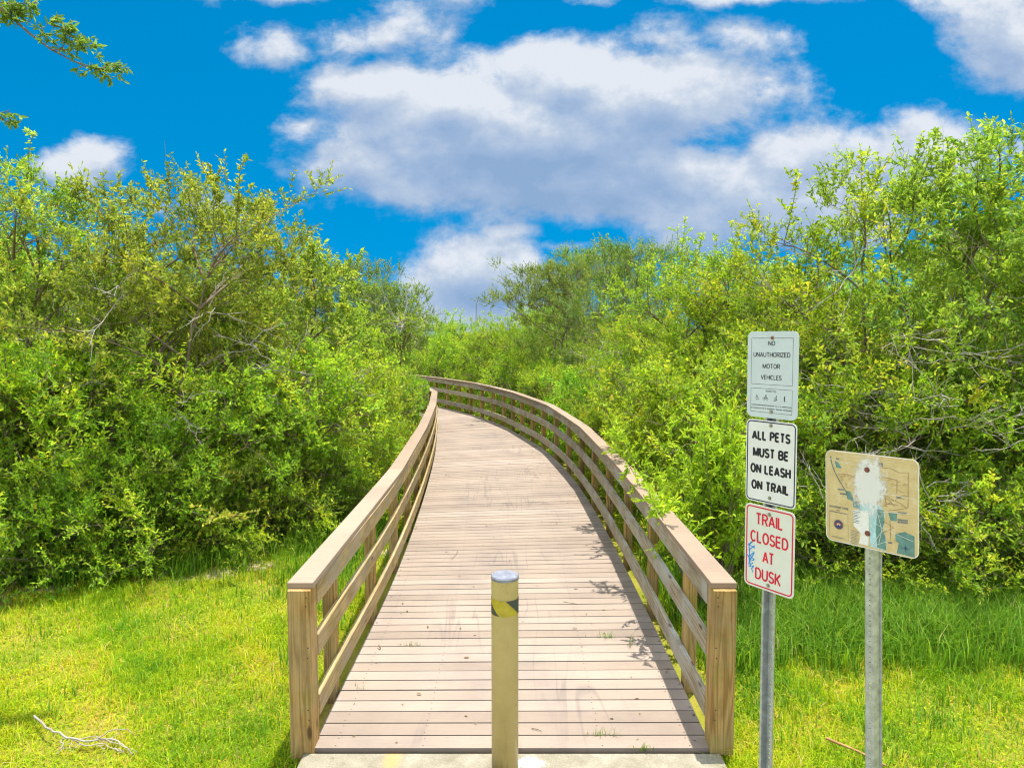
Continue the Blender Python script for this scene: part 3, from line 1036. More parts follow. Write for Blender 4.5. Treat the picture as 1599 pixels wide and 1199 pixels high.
D = on_panel(plate(W, H, 0.030, M_WHITE_C, "sign_panel", signs), zz[2])
D['label'] = "ivory notice in red letters reading TRAIL CLOSED AT DUSK, scribbled on in blue"
for body, f, wd, cx in (("TRAIL", .165, .55, 0), ("CLOSED", .385, .76, .0), ("AT", .605, .23, -.002), ("DUSK", .825, .52, -.003)):
    line(body, cx, Zn(f), wd * W, .150 * H, 0.185, M_RED, D)
mb = MB()
frame(mb, W - .018, H - .018, 0.024, 0.0075)
mb.build("border", M_RED, D, weld=False)
mb = MB()
GP = lambda a, b: ((a - 412) / 600 * W, (0.5 - (b - 75 - (a - 412) * .12) / 1010) * H)
for st in ([(160, 560), (212, 512)], [(212, 512), (172, 560), (245, 590)], [(165, 545), (180, 690), (240, 735)], [(240, 560), (165, 625), (235, 640), (175, 700)],
           [(235, 650), (180, 760), (235, 735)], [(140, 680), (185, 720), (165, 800), (225, 770), (170, 830), (232, 812)], [(165, 690), (190, 830)], [(232, 812), (205, 850), (225, 890)]):
    stroke(mb, [GP(*p) for p in st], 0.0062, -0.0013)
mb.build("graffiti", M_SPRAY, D, weld=False)
bolt(D, 0, Zn(.085), M_BOLT); bolt(D, 0, Zn(.93), M_BOLT)

# --- weathered map board
Y2 = 3.17
c2 = at(1358.5, 783, Y2)
ang2 = -R_(54)
msign = empty("map_sign", (c2.x, Y2, float(gz(c2.x, Y2))), "weathered tan trail map board on its own perforated steel post", "map sign", rz=ang2)
zb2 = msign.location.z
lean_post(msign, c2.z, 2.2)
pst2 = channel_post("channel_post", msign, -0.35, c2.z + 0.15 - zb2, False, 0.0)
pst2.location = (-0.004, 0.006, 0)
MW, MH = 0.432, 0.452


def map_mat():
    m, t, b = mat("map_face_faded", 0.5, 0.4)
    obj = t.add('ShaderNodeTexCoord').outputs['Object']
    x, y, z = t.sep(obj)
    n = t.noise(obj, 16, 6, 0.65)
    col = t.ramp(n, [(0.3, (0.50, 0.385, 0.17)), (0.6, (0.60, 0.485, 0.25)), (0.75, (0.66, 0.57, 0.36))])
    sc_ = t.noise(t.comb(t.math('MULTIPLY', x, 5), 0.0, t.math('MULTIPLY', z, 190)), 1.0, 4, 0.6)
    col = t.mix(t.math('MULTIPLY', t.step(sc_, 0.5, 0.75), 0.45), col, (0.72, 0.63, 0.45))
    # cracks: thin pale lines
    cr = t.add('ShaderNodeTexVoronoi', feature='DISTANCE_TO_EDGE')
    t.put(cr.inputs['Vector'], obj)
    cr.inputs['Scale'].default_value = 9
    col = t.mix(t.math('MULTIPLY', t.math('SUBTRACT', 1.0, t.step(cr.outputs['Distance'], 0.004, 0.012)), 0.22), col, (0.80, 0.76, 0.66))
    t.put(b.inputs['Base Color'], col)
    return m


def blotch_mat(name, col, cx, cz, rx, rz, amp, scale):
    """paint loss with a ragged edge: nothing outside it"""
    m, t, b = mat(name, 0.55, 0.3)
    obj = t.add('ShaderNodeTexCoord').outputs['Object']
    d = t.vmath('LENGTH', t.vmath('MULTIPLY', t.vmath('SUBTRACT', obj, (cx, 0, cz)), (1 / rx, 0, 1 / rz)))
    d = t.math('ADD', d, t.math('MULTIPLY', t.math('SUBTRACT', t.noise(obj, scale, 7, 0.75), 0.5), amp))
    t.put(b.inputs['Base Color'], col)
    t.put(b.inputs['Alpha'], t.math('MULTIPLY', t.math('SUBTRACT', 1.0, t.step(d, 0.60, 1.1)), 0.80))
    return m


panel = plate(MW, MH, 0.032, map_mat(), "map_panel", msign)
panel.location = (0, 0, c2.z - zb2)
# map artwork, laid out from the upper left corner in 0..1
MP = lambda a, b: ((a - 0.5) * MW, (0.5 - b) * MH)
# photo crop frame of the board: corners -> unit square
def mq(px, py):
    a = (px - 62) / (895 - 62)
    top, bot = 188 + a * 35, 1000 + a * 125
    return MP(a, (py - top) / (bot - top))


M_TEAL = plain("map_water_teal", (0.12, 0.25, 0.23), 0.5, var=0.25, scale=30)
M_PALE = plain("map_water_pale", (0.38, 0.60, 0.64), 0.5, var=0.2, scale=30)
M_GREYINK = plain("map_ink_grey", (0.17, 0.19, 0.19), 0.5, var=0.3, scale=40)
M_BRNINK = plain("map_ink_brown", (0.30, 0.17, 0.10), 0.5, var=0.3, scale=40)
M_PAPER = plain("map_paper_white", (0.74, 0.74, 0.72), 0.5, var=0.08, scale=60)
M_EMBLEM = plain("map_emblem_blue", (0.05, 0.06, 0.16), 0.5, var=0.2)
M_EMBLEMO = plain("map_emblem_orange", (0.50, 0.14, 0.04), 0.5, var=0.2)
mb = MB()
def area(pts, y, m): mb.poly([(x, y, z) for x, z in (mq(*p) for p in pts)][::-1] if False else [(x, y, z) for x, z in (mq(*p) for p in pts)], None, .5, m)
# water
area([(700, 905), (780, 880), (860, 915), (862, 1105), (712, 1080), (730, 985), (702, 970)], -0.0006, 0)
area([(640, 720), (715, 715), (712, 790), (660, 790)], -0.0006, 0)
area([(520, 650), (575, 665), (612, 720), (600, 860), (570, 890), (622, 960), (625, 1065), (480, 1040), (470, 660)], -0.0006, 1)
area([(545, 690), (600, 700), (605, 800), (590, 880), (615, 940), (622, 1060), (545, 1045), (530, 900)], -0.0009, 0)
area([(385, 650), (520, 650), (525, 1040), (480, 1040), (470, 720), (385, 715)], -0.0009, 1)
area([(150, 285), (185, 300), (222, 350), (165, 345)], -0.0006, 0)
area([(250, 545), (300, 555), (330, 620), (385, 650), (385, 712), (325, 690), (320, 640), (270, 620)], -0.0006, 0)
# river on the left
stroke(mb, [mq(*p) for p in [(110, 245), (118, 300), (150, 385), (200, 470), (250, 545), (300, 600), (350, 660)]], 0.0055, -0.0011, 2)
for p in ([(180, 400), (260, 395), (340, 420)], [(590, 320), (650, 312), (730, 350), (808, 345), (806, 660), (700, 690), (640, 700)], [(580, 400), (640, 405), (715, 420)], [(580, 545), (660, 590), (730, 620), (790, 660)],
          [(585, 590), (690, 605), (600, 660)], [(600, 640), (720, 640)], [(715, 420), (712, 540)], [(570, 470), (570, 640)], [(655, 790), (660, 960)], [(600, 800), (690, 850), (600, 900)], [(610, 560), (620, 640)], [(640, 600), (700, 660)]):
    stroke(mb, [mq(*q) for q in p], 0.0022, -0.0011, 3)
r = random.Random(4)
for i in range(26):
    a, b = r.uniform(200, 370), r.uniform(400, 520)
    stroke(mb, [mq(a, b), mq(a + r.uniform(-28, 28), b + r.uniform(-25, 25))], 0.0014, -0.0011, 3)
for i in range(22):
    a, b = r.uniform(590, 780), r.uniform(430, 660)
    stroke(mb, [mq(a, b), mq(a + r.uniform(-34, 34), b + r.uniform(-14, 14))], 0.0014, -0.0011, 3)
# captions: rows of worn small print
for a, b, w_ in ((178, 540, 60), (200, 578, 62), (345, 585, 45), (575, 485, 45), (575, 500, 42), (555, 280, 38), (720, 710, 75), (720, 775, 85), (720, 795, 85), (710, 572, 40), (165, 265, 28), (640, 990, 35), (560, 300, 36)):
    stroke(mb, [mq(a, b), mq(a + w_, b + 2)], 0.0075, -0.0013, 2)
for k in range(8):
    stroke(mb, [mq(325, 728 + k * 14), mq(390 - (k % 3) * 12, 736 + k * 14)], 0.0028, -0.0016, 2)
for k in range(9):
    stroke(mb, [mq(300, 905 + k * 14), mq(385 - (k * 7) % 30, 917 + k * 14)], 0.0022, -0.0016, 2)
# legend column
area([(322, 715), (468, 720), (470, 900), (465, 1035), (380, 1020), (395, 930), (330, 860)], -0.0012, 4)
# emblem box
fr = [(95, 735), (275, 762), (278, 1005), (98, 965)]
stroke(mb, [mq(*p) for p in fr + fr[:1]], 0.0016, -0.0012, 3)
stroke(mb, [mq(95, 690), mq(278, 705)], 0.0014, -0.0012, 3)
put_text(mb, "OLDSMAR TRAIL", *mq(190, 705), 0.098, 0.0115, 0.19, -0.0012, 2)
put_text(mb, "MAP", *mq(183, 732), 0.020, 0.0065, 0.19, -0.0012, 2)
stroke(mb, [mq(105, 742), mq(265, 762)], 0.003, -0.0014, 2)
stroke(mb, [mq(118, 968), mq(238, 985)], 0.0024, -0.0014, 2)
ex_, ez_ = mq(185, 860)
disc(mb, ex_, ez_, 0.024, -0.0014, 24, 5)
ring(mb, ex_, ez_, 0.0215, 0.0022, -0.0017, m=3)
ring(mb, ex_, ez_ - 0.004, 0.0115, 0.0055, -0.0018, 0, 180, m=6)
ring(mb, ex_, ez_ - 0.004, 0.006, 0.003, -0.0018, 0, 180, m=4)
# compass rose
kx, kz = mq(788, 1030)
for i in range(8):
    l = 0.019 if i % 2 == 0 else 0.011
    a = R_(45 * i + 4)
    stroke(mb, [(kx, kz), (kx + l * math.cos(a), kz + l * math.sin(a))], 0.0022, -0.0016, 5)
# pale roads on the water
for p in ([(480, 800), (590, 860), (700, 905), (850, 960)], [(545, 720), (585, 880), (560, 1000)], [(490, 1040), (560, 930), (600, 880)], [(500, 1035), (620, 985)], [(500, 715), (820, 715)], [(62, 262), (200, 290), (560, 330)], [(560, 540), (880, 580)]):
    stroke(mb, [mq(*q) for q in p], 0.0017, -0.0019, 4)
mb.build("map_print", [M_TEAL, M_PALE, M_GREYINK, M_BRNINK, M_PAPER, M_EMBLEM, M_EMBLEMO], panel, weld=False)
mb = MB()
cx_, cz_ = mq(470, 480)
mb.poly([(cx_ - .10, -0.0024, cz_ - .16), (cx_ + .10, -0.0024, cz_ - .16), (cx_ + .10, -0.0024, cz_ + .155), (cx_ - .10, -0.0024, cz_ + .155)])
mb.build("paint_loss", blotch_mat("map_bleached", (0.80, 0.82, 0.82), cx_, cz_, 0.082, 0.152, 2.0, 22), panel, weld=False)
mb = MB()
frame(mb, MW, MH, 0.032, 0.0035, 0, 0, -0.0021)
mb.build("edge_trim", M_PAPER, panel, weld=False)
bx, bz = mq(455, 345)
bolt(panel, bx, bz, M_RUST, M_RUST, 0.0085).location = (0, -0.002, 0)
bx, bz = mq(458, 922)
bolt(panel, bx, bz, M_RUST, M_RUST, 0.0085).location = (0, -0.002, 0)

# ------------------------------------------------------------------ vegetation


def unit(a):
    return a / np.maximum(np.linalg.norm(a, axis=-1, keepdims=True), 1e-9)


def leaves_np(base, dirs, size, width, rng, up=0.5, tint=None, fold=0.25):
    """leaf blades: base points, pointing directions, sizes -> verts, quads"""
    n = len(base)
    ref = unit(np.array([0, 0, 1.0]) * up + rng.normal(0, 0.55, (n, 3)))
    side = unit(np.cross(dirs, ref))
    nor = np.cross(side, dirs)
    L = size[:, None]
    Wd = (size * width)[:, None] * 0.5
    droop = rng.uniform(-0.05, 0.22, (n, 1)) * L
    d = dirs * L
    p0 = base
    r1 = base + d * 0.32 + side * Wd * 0.9 + nor * Wd * fold
    r2 = base + d * 0.70 + side * Wd * 0.8 + nor * (Wd * fold) - nor * droop * 0.4
    tip = base + d - nor * droop
    l2 = base + d * 0.70 - side * Wd * 0.8 + nor * (Wd * fold) - nor * droop * 0.4
    l1 = base + d * 0.32 - side * Wd * 0.9 + nor * Wd * fold
    v = np.stack([p0, r1, r2, tip, l2, l1], 1).reshape(-1, 3)
    k = np.arange(n)[:, None] * 6
    q = np.concatenate([k + np.array([[0, 1, 2, 3]]), k + np.array([[0, 3, 4, 5]])], 1).reshape(-1, 4)
    return v, q


class Wood:
    """numpy tubes, joined in one mesh"""
    def __init__(self):
        self.v, self.q, self.n = [], [], 0

    def tube(self, pts, r0, r1, sides=5):
        pts = np.asarray(pts, float)
        m = len(pts)
        T = np.gradient(pts, axis=0)
        T = unit(T)
        ref = np.array([1.0, 0, 0]) if abs(T[0][0]) < 0.8 else np.array([0, 1.0, 0])
        a = unit(np.cross(T, ref))
        b = np.cross(T, a)
        r = np.linspace(r0, r1, m)[:, None, None]
        ang = np.arange(sides) * 2 * np.pi / sides
        ringv = pts[:, None] + r * (a[:, None] * np.cos(ang)[None, :, None] + b[:, None] * np.sin(ang)[None, :, None])
        self.v.append(ringv.reshape(-1, 3))
        i, j = np.meshgrid(np.arange(m - 1), np.arange(sides), indexing='ij')
        j2 = (j + 1) % sides
        self.q.append((np.stack([i * sides + j, i * sides + j2, (i + 1) * sides + j2, (i + 1) * sides + j], -1).reshape(-1, 4) + self.n))
        self.n += m * sides

    def sticks(self, A, B, r):
        """many straight three-sided twigs at once"""
        n = len(A)
        T = unit(B - A)
        ref = np.where(np.abs(T[:, :1]) < 0.8, np.array([[1.0, 0, 0]]), np.array([[0, 1.0, 0]]))
        a = unit(np.cross(T, ref))
        b = np.cross(T, a)
        ang = np.arange(3) * 2 * np.pi / 3
        o = a[:, None] * np.cos(ang)[None, :, None] + b[:, None] * np.sin(ang)[None, :, None]
        r = np.broadcast_to(np.asarray(r, float), (n,))[:, None, None]
        v = np.concatenate([A[:, None] + o * r, B[:, None] + o * r * 0.5], 1).reshape(-1, 3)
        k = np.arange(n)[:, None] * 6
        q = np.concatenate([k + np.array([[0, 1, 4, 3]]), k + np.array([[1, 2, 5, 4]]), k + np.array([[2, 0, 3, 5]])], 1).reshape(-1, 4)
        self.v.append(v)
        self.q.append(q + self.n)
        self.n += n * 6

    def mesh(self, name, m):
        v, q = np.concatenate(self.v), np.concatenate(self.q)
        me = np_mesh(name, v, [q], np.full(len(q), .5), m)
        me.polygons.foreach_set("use_smooth", np.ones(len(q), dtype=bool))
        return me


def bend(a, b, rng, sag=0.15, n=5):
    a, b = np.asarray(a, float), np.asarray(b, float)
    L = np.linalg.norm(b - a)
    c = (a + b) / 2 + rng.normal(0, 0.09, 3) * L + np.array([0, 0, sag * L])
    t = np.linspace(0, 1, n)[:, None]
    return a * (1 - t) ** 2 + 2 * c * t * (1 - t) + b * t ** 2


def make_tree(seed, H, R, z0, limbs=24, clumps=8, twigs=9, leaves=15, leaf=(.055, .092), width=.40, spread=.5, twig_len=(.18, .42), up=.45,
              stems=4, shoots=6, shoot_len=(.4, 1.0), style='pepper', lean=(0, 0), dead=14, topbias=0.0, trunk_r=.045):
    """trunk mesh and crown mesh of one broadleaf shrub or tree standing at the origin"""
    rng = np.random.default_rng(seed)
    wd = Wood()
    # stems
    stem = []
    for k in range(stems):
        a = rng.uniform(0, 2 * np.pi)
        rr = R * rng.uniform(0.15, 0.5)
        top = np.array([np.cos(a) * rr + lean[0], np.sin(a) * rr + lean[1], H * rng.uniform(.62, .86)])
        base = np.array([np.cos(a) * 0.10, np.sin(a) * 0.10, -0.25])
        mid = (base + top) / 2 + np.array([*rng.normal(0, .16, 2), 0]) * R
        t = np.linspace(0, 1, 12)[:, None]
        P = base * (1 - t) ** 2 + 2 * mid * t * (1 - t) + top * t ** 2
        P[1:-1, :2] += rng.normal(0, .025, (10, 2))
        wd.tube(P, trunk_r * rng.uniform(.7, 1.1), .010, 7)
        stem.append(P)
    SP = np.concatenate(stem)
    # limb ends: an uneven dome
    ends = []
    ph = rng.uniform(0, 6.28, 3)
    while len(ends) < limbs:
        s = rng.uniform(0, 1) ** (1.0 - topbias)
        z = z0 + (H - z0) * s
        prof = (0.80 + 0.2 * s / .45) if s < .45 else math.sqrt(max(0.02, 1 - ((s - .45) / .60) ** 2))
        a = rng.uniform(0, 2 * np.pi)
        lob = 1 + .20 * math.sin(2 * a + ph[0]) + .14 * math.sin(3 * a + ph[1] + 3 * s)
        rr = R * prof * lob * rng.uniform(.12, 1) ** .55
        p = np.array([rr * np.cos(a) + lean[0] * s, rr * np.sin(a) + lean[1] * s, z])
        if all(np.linalg.norm(p - e) > .30 for e in ends) or rng.random() < .1:
            ends.append(p)
    cl, cdir = [], []
    for e in ends:
        hd = np.linalg.norm(SP[:, :2] - e[:2], axis=1)
        cost = hd + np.abs(SP[:, 2] - (e[2] - .45 * hd - .2)) * .9
        st = SP[np.argmin(cost)]
        P = bend(st, e, rng, .10, 6)
        wd.tube(P, min(.022, trunk_r * .6) * rng.uniform(.7, 1.1), .006, 5)
        out = unit(e - np.array([lean[0] * .5, lean[1] * .5, z0 + (H - z0) * .35]))
        for c in range(clumps):
            o = rng.normal(0, spread, 3) * np.array([1, 1, .75])
            p = e + o * .72 + out * .08
            if p[2] > H: p[2] = H - rng.uniform(0, .25)
            if p[2] < .05: p[2] = rng.uniform(.05, .3)
            q = bend(P[rng.integers(2, 6)], p, rng, .06, 4)
            wd.tube(q, .006, .0028, 3)
            cl.append(p)
            cdir.append(unit(out * .5 + unit(o) * .6 + np.array([0, 0, up])))
    cl, cdir = np.array(cl), np.array(cdir)
    ct = rng.normal(0, .16, len(cl))
    # twigs
    n = len(cl) * twigs
    tb = np.repeat(cl, twigs, 0) + rng.normal(0, .05, (n, 3))
    td = unit(np.repeat(cdir, twigs, 0) * .8 + rng.normal(0, .62, (n, 3)) + np.array([0, 0, up * .5]))
    tl = rng.uniform(*twig_len, n)
    wd.sticks(tb, tb + td * tl[:, None], .0028)
    tt = np.repeat(ct, twigs) + rng.normal(0, .10, n)
    # leaves along twigs
    m = n * leaves
    k = (np.tile(np.arange(leaves), n) + rng.uniform(0, 1, m)) / leaves
    k = .12 + .88 * k
    B = np.repeat(tb, leaves, 0) + np.repeat(td * tl[:, None], leaves, 0) * k[:, None]
    TD = np.repeat(td, leaves, 0)
    ld = unit(TD * rng.uniform(.15, .9, (m, 1)) + rng.normal(0, .62, (m, 3)) + np.array([0, 0, .10]))
    size = rng.uniform(*leaf, m) * (1.05 - .25 * k) * rng.uniform(.62, 1.02, m)
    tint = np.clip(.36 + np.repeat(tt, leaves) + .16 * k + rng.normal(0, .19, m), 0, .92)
    tint = np.where(rng.random(m) < .006, 1.0, tint)
    parts = [(B, ld, size, tint)]
    # upright shoots above the crown
    top = sorted(ends, key=lambda e: -e[2])[:max(3, limbs // 3)]
    for sh in range(shoots):
        e = top[rng.integers(0, len(top))]
        Ls = rng.uniform(*shoot_len)
        tip = e + np.array([*rng.normal(0, .22, 2) * Ls, Ls])
        P = bend(e, tip, rng, 0, 7)
        wd.tube(P, .008, .0025, 4)
        nl = int(Ls * 60)
        kk = rng.uniform(.15, 1, nl) ** .7
        b = np.stack([np.interp(kk, np.linspace(0, 1, 7), P[:, j]) for j in range(3)], 1)
        dd = unit(rng.normal(0, 1, (nl, 3)) * np.array([1, 1, .35]) + np.array([0, 0, .45]))
        parts.append((b, dd, rng.uniform(*leaf, nl) * (1.2 - .4 * kk), np.clip(.5 + .25 * kk + rng.normal(0, .12, nl), 0, .95)))
        for sd in range(int(Ls * 5)):
            f = rng.uniform(.25, .95)
            a0 = np.array([np.interp(f, np.linspace(0, 1, 7), P[:, j]) for j in range(3)])
            a1 = a0 + unit(rng.normal(0, 1, 3) * np.array([1, 1, .3]) + np.array([0, 0, .5])) * rng.uniform(.10, .26)
            wd.sticks(a0[None], a1[None], .002)
            kk = rng.uniform(.3, 1, 12)
            b = a0 + (a1 - a0) * kk[:, None]
            parts.append((b, unit(unit(a1 - a0) * .7 + rng.normal(0, .55, (12, 3))), rng.uniform(*leaf, 12), np.clip(.5 + rng.normal(0, .15, 12), 0, .95)))
    # bare twigs sticking out
    if dead:
        i = rng.integers(0, len(cl), dead)
        wd.sticks(cl[i], cl[i] + unit(cdir[i] + rng.normal(0, .5, (dead, 3))) * rng.uniform(.35, .8, (dead, 1)), .0035)
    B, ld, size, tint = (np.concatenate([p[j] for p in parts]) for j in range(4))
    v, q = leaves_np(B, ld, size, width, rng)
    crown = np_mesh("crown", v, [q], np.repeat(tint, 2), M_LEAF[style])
    return wd.mesh("trunk", M_BARK), crown


VAR = {}


def variant(key):
    if key not in VAR:
        VAR[key] = make_tree(**SPEC[key])
    return VAR[key]


SPEC = {
    'tall_slim': dict(seed=11, H=4.9, R=1.25, z0=.5, limbs=30, clumps=7, style='olive', shoots=9, topbias=.2),
    'broad': dict(seed=12, H=4.7, R=1.75, z0=.35, limbs=54, clumps=8, style='olive', shoots=7, leaf=(.06, .095), topbias=.1, trunk_r=.06),
    'round': dict(seed=13, H=4.4, R=1.6, z0=.3, limbs=40, clumps=8, style='olive', shoots=10, leaf=(.075, .125), width=.46, leaves=10),
    'oak': dict(seed=14, H=5.2, R=1.9, z0=.6, limbs=42, clumps=8, style='oak', leaf=(.045, .075), leaves=17, shoots=8, shoot_len=(.3, .7), trunk_r=.07, stems=3),
    'pepper': dict(seed=15, H=4.3, R=1.6, z0=.2, limbs=42, clumps=8, style='pepper', shoots=9, leaf=(.05, .082), leaves=15),
    'pepper2': dict(seed=16, H=4.5, R=1.55, z0=.2, limbs=40, clumps=8, style='pepper', shoots=12, shoot_len=(.5, 1.2)),
    'shrub': dict(seed=17, H=2.3, R=1.25, z0=.1, limbs=26, clumps=8, style='pepper', shoots=6, shoot_len=(.25, .6), trunk_r=.028),
    'shrub2': dict(seed=18, H=2.1, R=1.2, z0=.1, limbs=26, clumps=8, style='pepper', leaf=(.06, .098), width=.34, leaves=13, shoots=5, shoot_len=(.25, .6), trunk_r=.028),
    'sparse': dict(seed=19, H=5.0, R=1.5, z0=.6, limbs=26, clumps=6, style='olive', shoots=12, shoot_len=(.5, 1.1), leaf=(.065, .105), topbias=.35, dead=24),
    'low': dict(seed=20, H=1.15, R=.95, z0=.05, limbs=16, clumps=7, style='pepper', shoots=3, shoot_len=(.15, .35), trunk_r=.016, leaf=(.05, .085)),
}


def trimmed(me, M, name):
    """copy of a plant mesh with what would grow over the walkway cut back, as the trail keeper does"""
    n = len(me.vertices)
    co = np.empty(n * 3, dtype=np.float32)
    me.vertices.foreach_get("co", co)
    co = co.reshape(-1, 3)
    W_ = co @ np.array(M.to_3x3()).T + np.array(M.translation)
    y = W_[:, 1]
    bad = (W_[:, 0] > np.interp(y, EL[:, 1], EL[:, 0]) - .20) & (W_[:, 0] < np.interp(y, ER[:, 1], ER[:, 0]) + .20) & (W_[:, 2] < 2.7) & (y > 4) & (y < 33)
    if not bad.any(): return me
    q = np.empty(len(me.loops), dtype=np.int32)
    me.loops.foreach_get("vertex_index", q)
    q = q.reshape(-1, 4)
    ti = np.empty(len(q), dtype=np.float32)
    me.attributes["tint"].data.foreach_get("value", ti)
    ok = ~bad[q].any(1)
    if name == "crown": ok = ok.reshape(-1, 2).all(1).repeat(2)
    q, ti = q[ok], ti[ok]
    used = np.unique(q)
    mp = np.full(n, -1)
    mp[used] = np.arange(len(used))
    new = np_mesh(name, co[used], [mp[q]], ti, me.materials[0])
    if name == "trunk": new.polygons.foreach_set("use_smooth", np.ones(len(q), dtype=bool))
    return new


def plant(key, name, x, y, label, cat, group=None, rz=None, s=1.0, sz=None, clear=.72):
    t, c = variant(key)
    for E_, sg in ((EL, -1), (ER, 1)):
        dd = np.hypot(E_[:, 0] - x, E_[:, 1] - y)
        i = int(np.argmin(dd))
        tg = E_[min(i + 1, len(E_) - 1)] - E_[max(i - 1, 0)]
        tg = tg / np.linalg.norm(tg)
        nn = np.array([tg[1], -tg[0]]) * sg
        side = (x - E_[i][0]) * nn[0] + (y - E_[i][1]) * nn[1]
        need = SPEC[key]['R'] * s * clear + .22
        if -1.2 < side < need:
            x, y = x + nn[0] * (need - side), y + nn[1] * (need - side)
    z = float(gz(x, y)) - 0.02
    rz = (x * 7.3 + y * 3.1) % 6.28 if rz is None else rz
    o = empty(name, (x, y, z), label, cat, group, rz)
    o.scale = (s, s, sz or s)
    M = Matrix.LocRotScale(o.location, o.rotation_euler, o.scale)
    link("trunk", trimmed(t, M, "trunk"), o)
    link("crown", trimmed(c, M, "crown"), o)
    return o


T = "evergreen_tree"
# --- the trees that make the skyline, each told apart
plant('tall_slim', T, -6.15, 8.7, "slim tall olive green tree at the left edge, cloud behind its top", "tree", s=.93)
plant('broad', T, -4.55, 9.2, "broad crowned tree with a forked dark trunk, tallest left of the boardwalk", "tree", s=1.0, rz=1.6)
plant('round', T, -4.05, 11.8, "rounded olive tree behind and right of the broad crowned tree on the left", "tree", s=1.0)
plant('oak', T, -4.3, 18.4, "dark fine leaved oak with a feathery top, beyond the left railing", "tree", s=.98)
plant('oak', T, -3.15, 17.2, "smaller oak overhanging the far bend of the left railing", "tree", s=.86, rz=2.0, clear=.5)
plant('oak', T, 1.5, 22.0, "oak directly right of the gap of sky at the end of the boardwalk", "tree", s=1.06, rz=.6, clear=.5)
plant('oak', T, 2.9, 25.0, "dense oak far back on the right, behind the oak next to the sky gap", "tree", s=1.2, rz=5.1)
plant('oak', T, 3.0, 18.2, "taller oak with an open top, second from the sky gap on the right", "tree", s=1.06, rz=4.0)
plant('pepper', T, 3.5, 12.2, "bright green bushy tree behind the bright young shrub on the right", "tree", s=1.0)
plant('pepper2', T, 4.35, 11.0, "bright green tree with thin bare shoots, above the three stacked notices", "tree", s=.98)
plant('pepper2', T, 4.2, 8.9, "tree with arching leafy shoots, rising right behind the map board", "tree", s=1.03, rz=2.4)
plant('sparse', T, 5.3, 8.8, "thin open tree with yellowing leaves and long bare limbs on the right", "tree", s=.92)
plant('broad', T, 6.75, 8.9, "tallest tree on the right, dense olive crown cut by the picture edge", "tree", s=1.08, rz=4.4)

# --- thicket: neighbours nothing tells apart
GL = "evergreen shrubs in the thicket left of the boardwalk"
GR = "evergreen shrubs in the thicket right of the boardwalk"
LL = "leafy evergreen shrub standing in the dense thicket left of the boardwalk"
LR = "leafy evergreen shrub standing in the dense thicket right of the boardwalk"
for k, x, y, s in (('round', -7.6, 9.6, .95), ('pepper', -6.3, 11.3, .92), ('round', -5.6, 13.8, .92), ('shrub', -3.2, 9.6, 1.05), ('shrub2', -5.45, 8.1, 1.1), ('shrub2', -3.1, 11.2, 1.15),
                   ('pepper', -3.35, 13.7, .78), ('shrub', -6.6, 7.9, 1.0), ('broad', -8.3, 12.5, .95), ('round', -7.6, 15.5, 1.0), ('broad', -5.9, 17.0, .95), ('pepper', -6.6, 20.5, .9),
                   ('round', -9.4, 18.6, 1.0), ('shrub', -3.35, 19.2, .95), ('pepper', -5.5, 22.0, .72), ('round', -8.0, 23.5, .95), ('shrub2', -4.3, 21.2, .9), ('broad', -11.5, 15.0, 1.0),
                   ('pepper', -10.6, 23.0, 1.0), ('shrub2', -7.4, 8.2, .95), ('shrub', -4.25, 8.5, .85)):
    plant(k, "evergreen_shrub", x, y, LL, "shrub", GL, s=s)
for k, x, y, s in (('shrub', 3.0, 8.5, 1.0), ('shrub2', 4.3, 7.9, .95), ('shrub', 5.5, 7.7, .92), ('shrub2', 6.8, 7.6, 1.0), ('shrub', 2.6, 10.4, 1.1), ('pepper', 2.75, 14.6, .80), ('shrub', 1.85, 12.9, .85),
                   ('pepper', 4.6, 14.2, .95), ('pepper2', 6.0, 12.0, .98), ('round', 7.6, 10.9, 1.05), ('pepper', 6.6, 15.4, 1.0), ('pepper2', 4.3, 17.2, .9), ('shrub', 1.55, 16.4, 1.1), ('shrub2', .85, 18.6, 1.05),
                   ('pepper', 2.9, 23.5, .9), ('shrub', .55, 22.0, 1.15), ('round', 9.4, 13.6, 1.05), ('pepper', 8.8, 17.0, 1.0), ('pepper', 6.2, 20.5, 1.0), ('pepper2', 5.0, 25, 1.0)):
    plant(k, "evergreen_shrub", x, y, LR, "shrub", GR, s=s)
GF = "bright shrubs beyond the far bend"
LF = "yellow green shrub beyond the far bend of the boardwalk, under the sky gap"
for k, x, y, s in (('pepper', -.9, 25.4, 0.79), ('pepper', -2.4, 29.0, 0.86), ('pepper2', -.4, 29.5, 0.89), ('shrub', -2.2, 26.9, 1.32), ('pepper', -4.9, 32.5, 0.96), ('pepper2', -3.0, 34, 0.96), ('round', -7.5, 35, 1.01), ('pepper', .9, 26.5, 0.94),
                   ('shrub', -4.2, 29.6, 1.20), ('pepper', 1.8, 32, 1.08), ('pepper2', -1.0, 37, 0.98), ('shrub2', -6.6, 32.6, 1.32)):
    plant(k, "evergreen_shrub", x, y, LF, "shrub", GF, s=s)
GK = "low bushes at the foot of the thicket"
LK = "low bright leafed bush at the foot of the thicket beside the grass"
for x, y, s in ((-5.9, 7.35, .85), (-5.1, 7.5, .8), (-4.3, 7.9, .85), (-6.7, 7.2, 1.0), (-3.35, 8.6, .9), (-2.75, 9.2, .95), (-2.6, 10.3, 1.0), (-2.65, 11.6, 1.0), (-2.8, 13.0, 1.1), (2.45, 7.6, .8), (3.4, 7.45, .85), (4.5, 7.2, .85), (5.2, 7.2, .9), (6.1, 7.1, .9), (2.15, 9.0, .9), (1.95, 11.2, .9), (7.2, 7.2, 1.0)):
    plant('low', "low_bush", x, y, LK, "bush", GK, s=s)


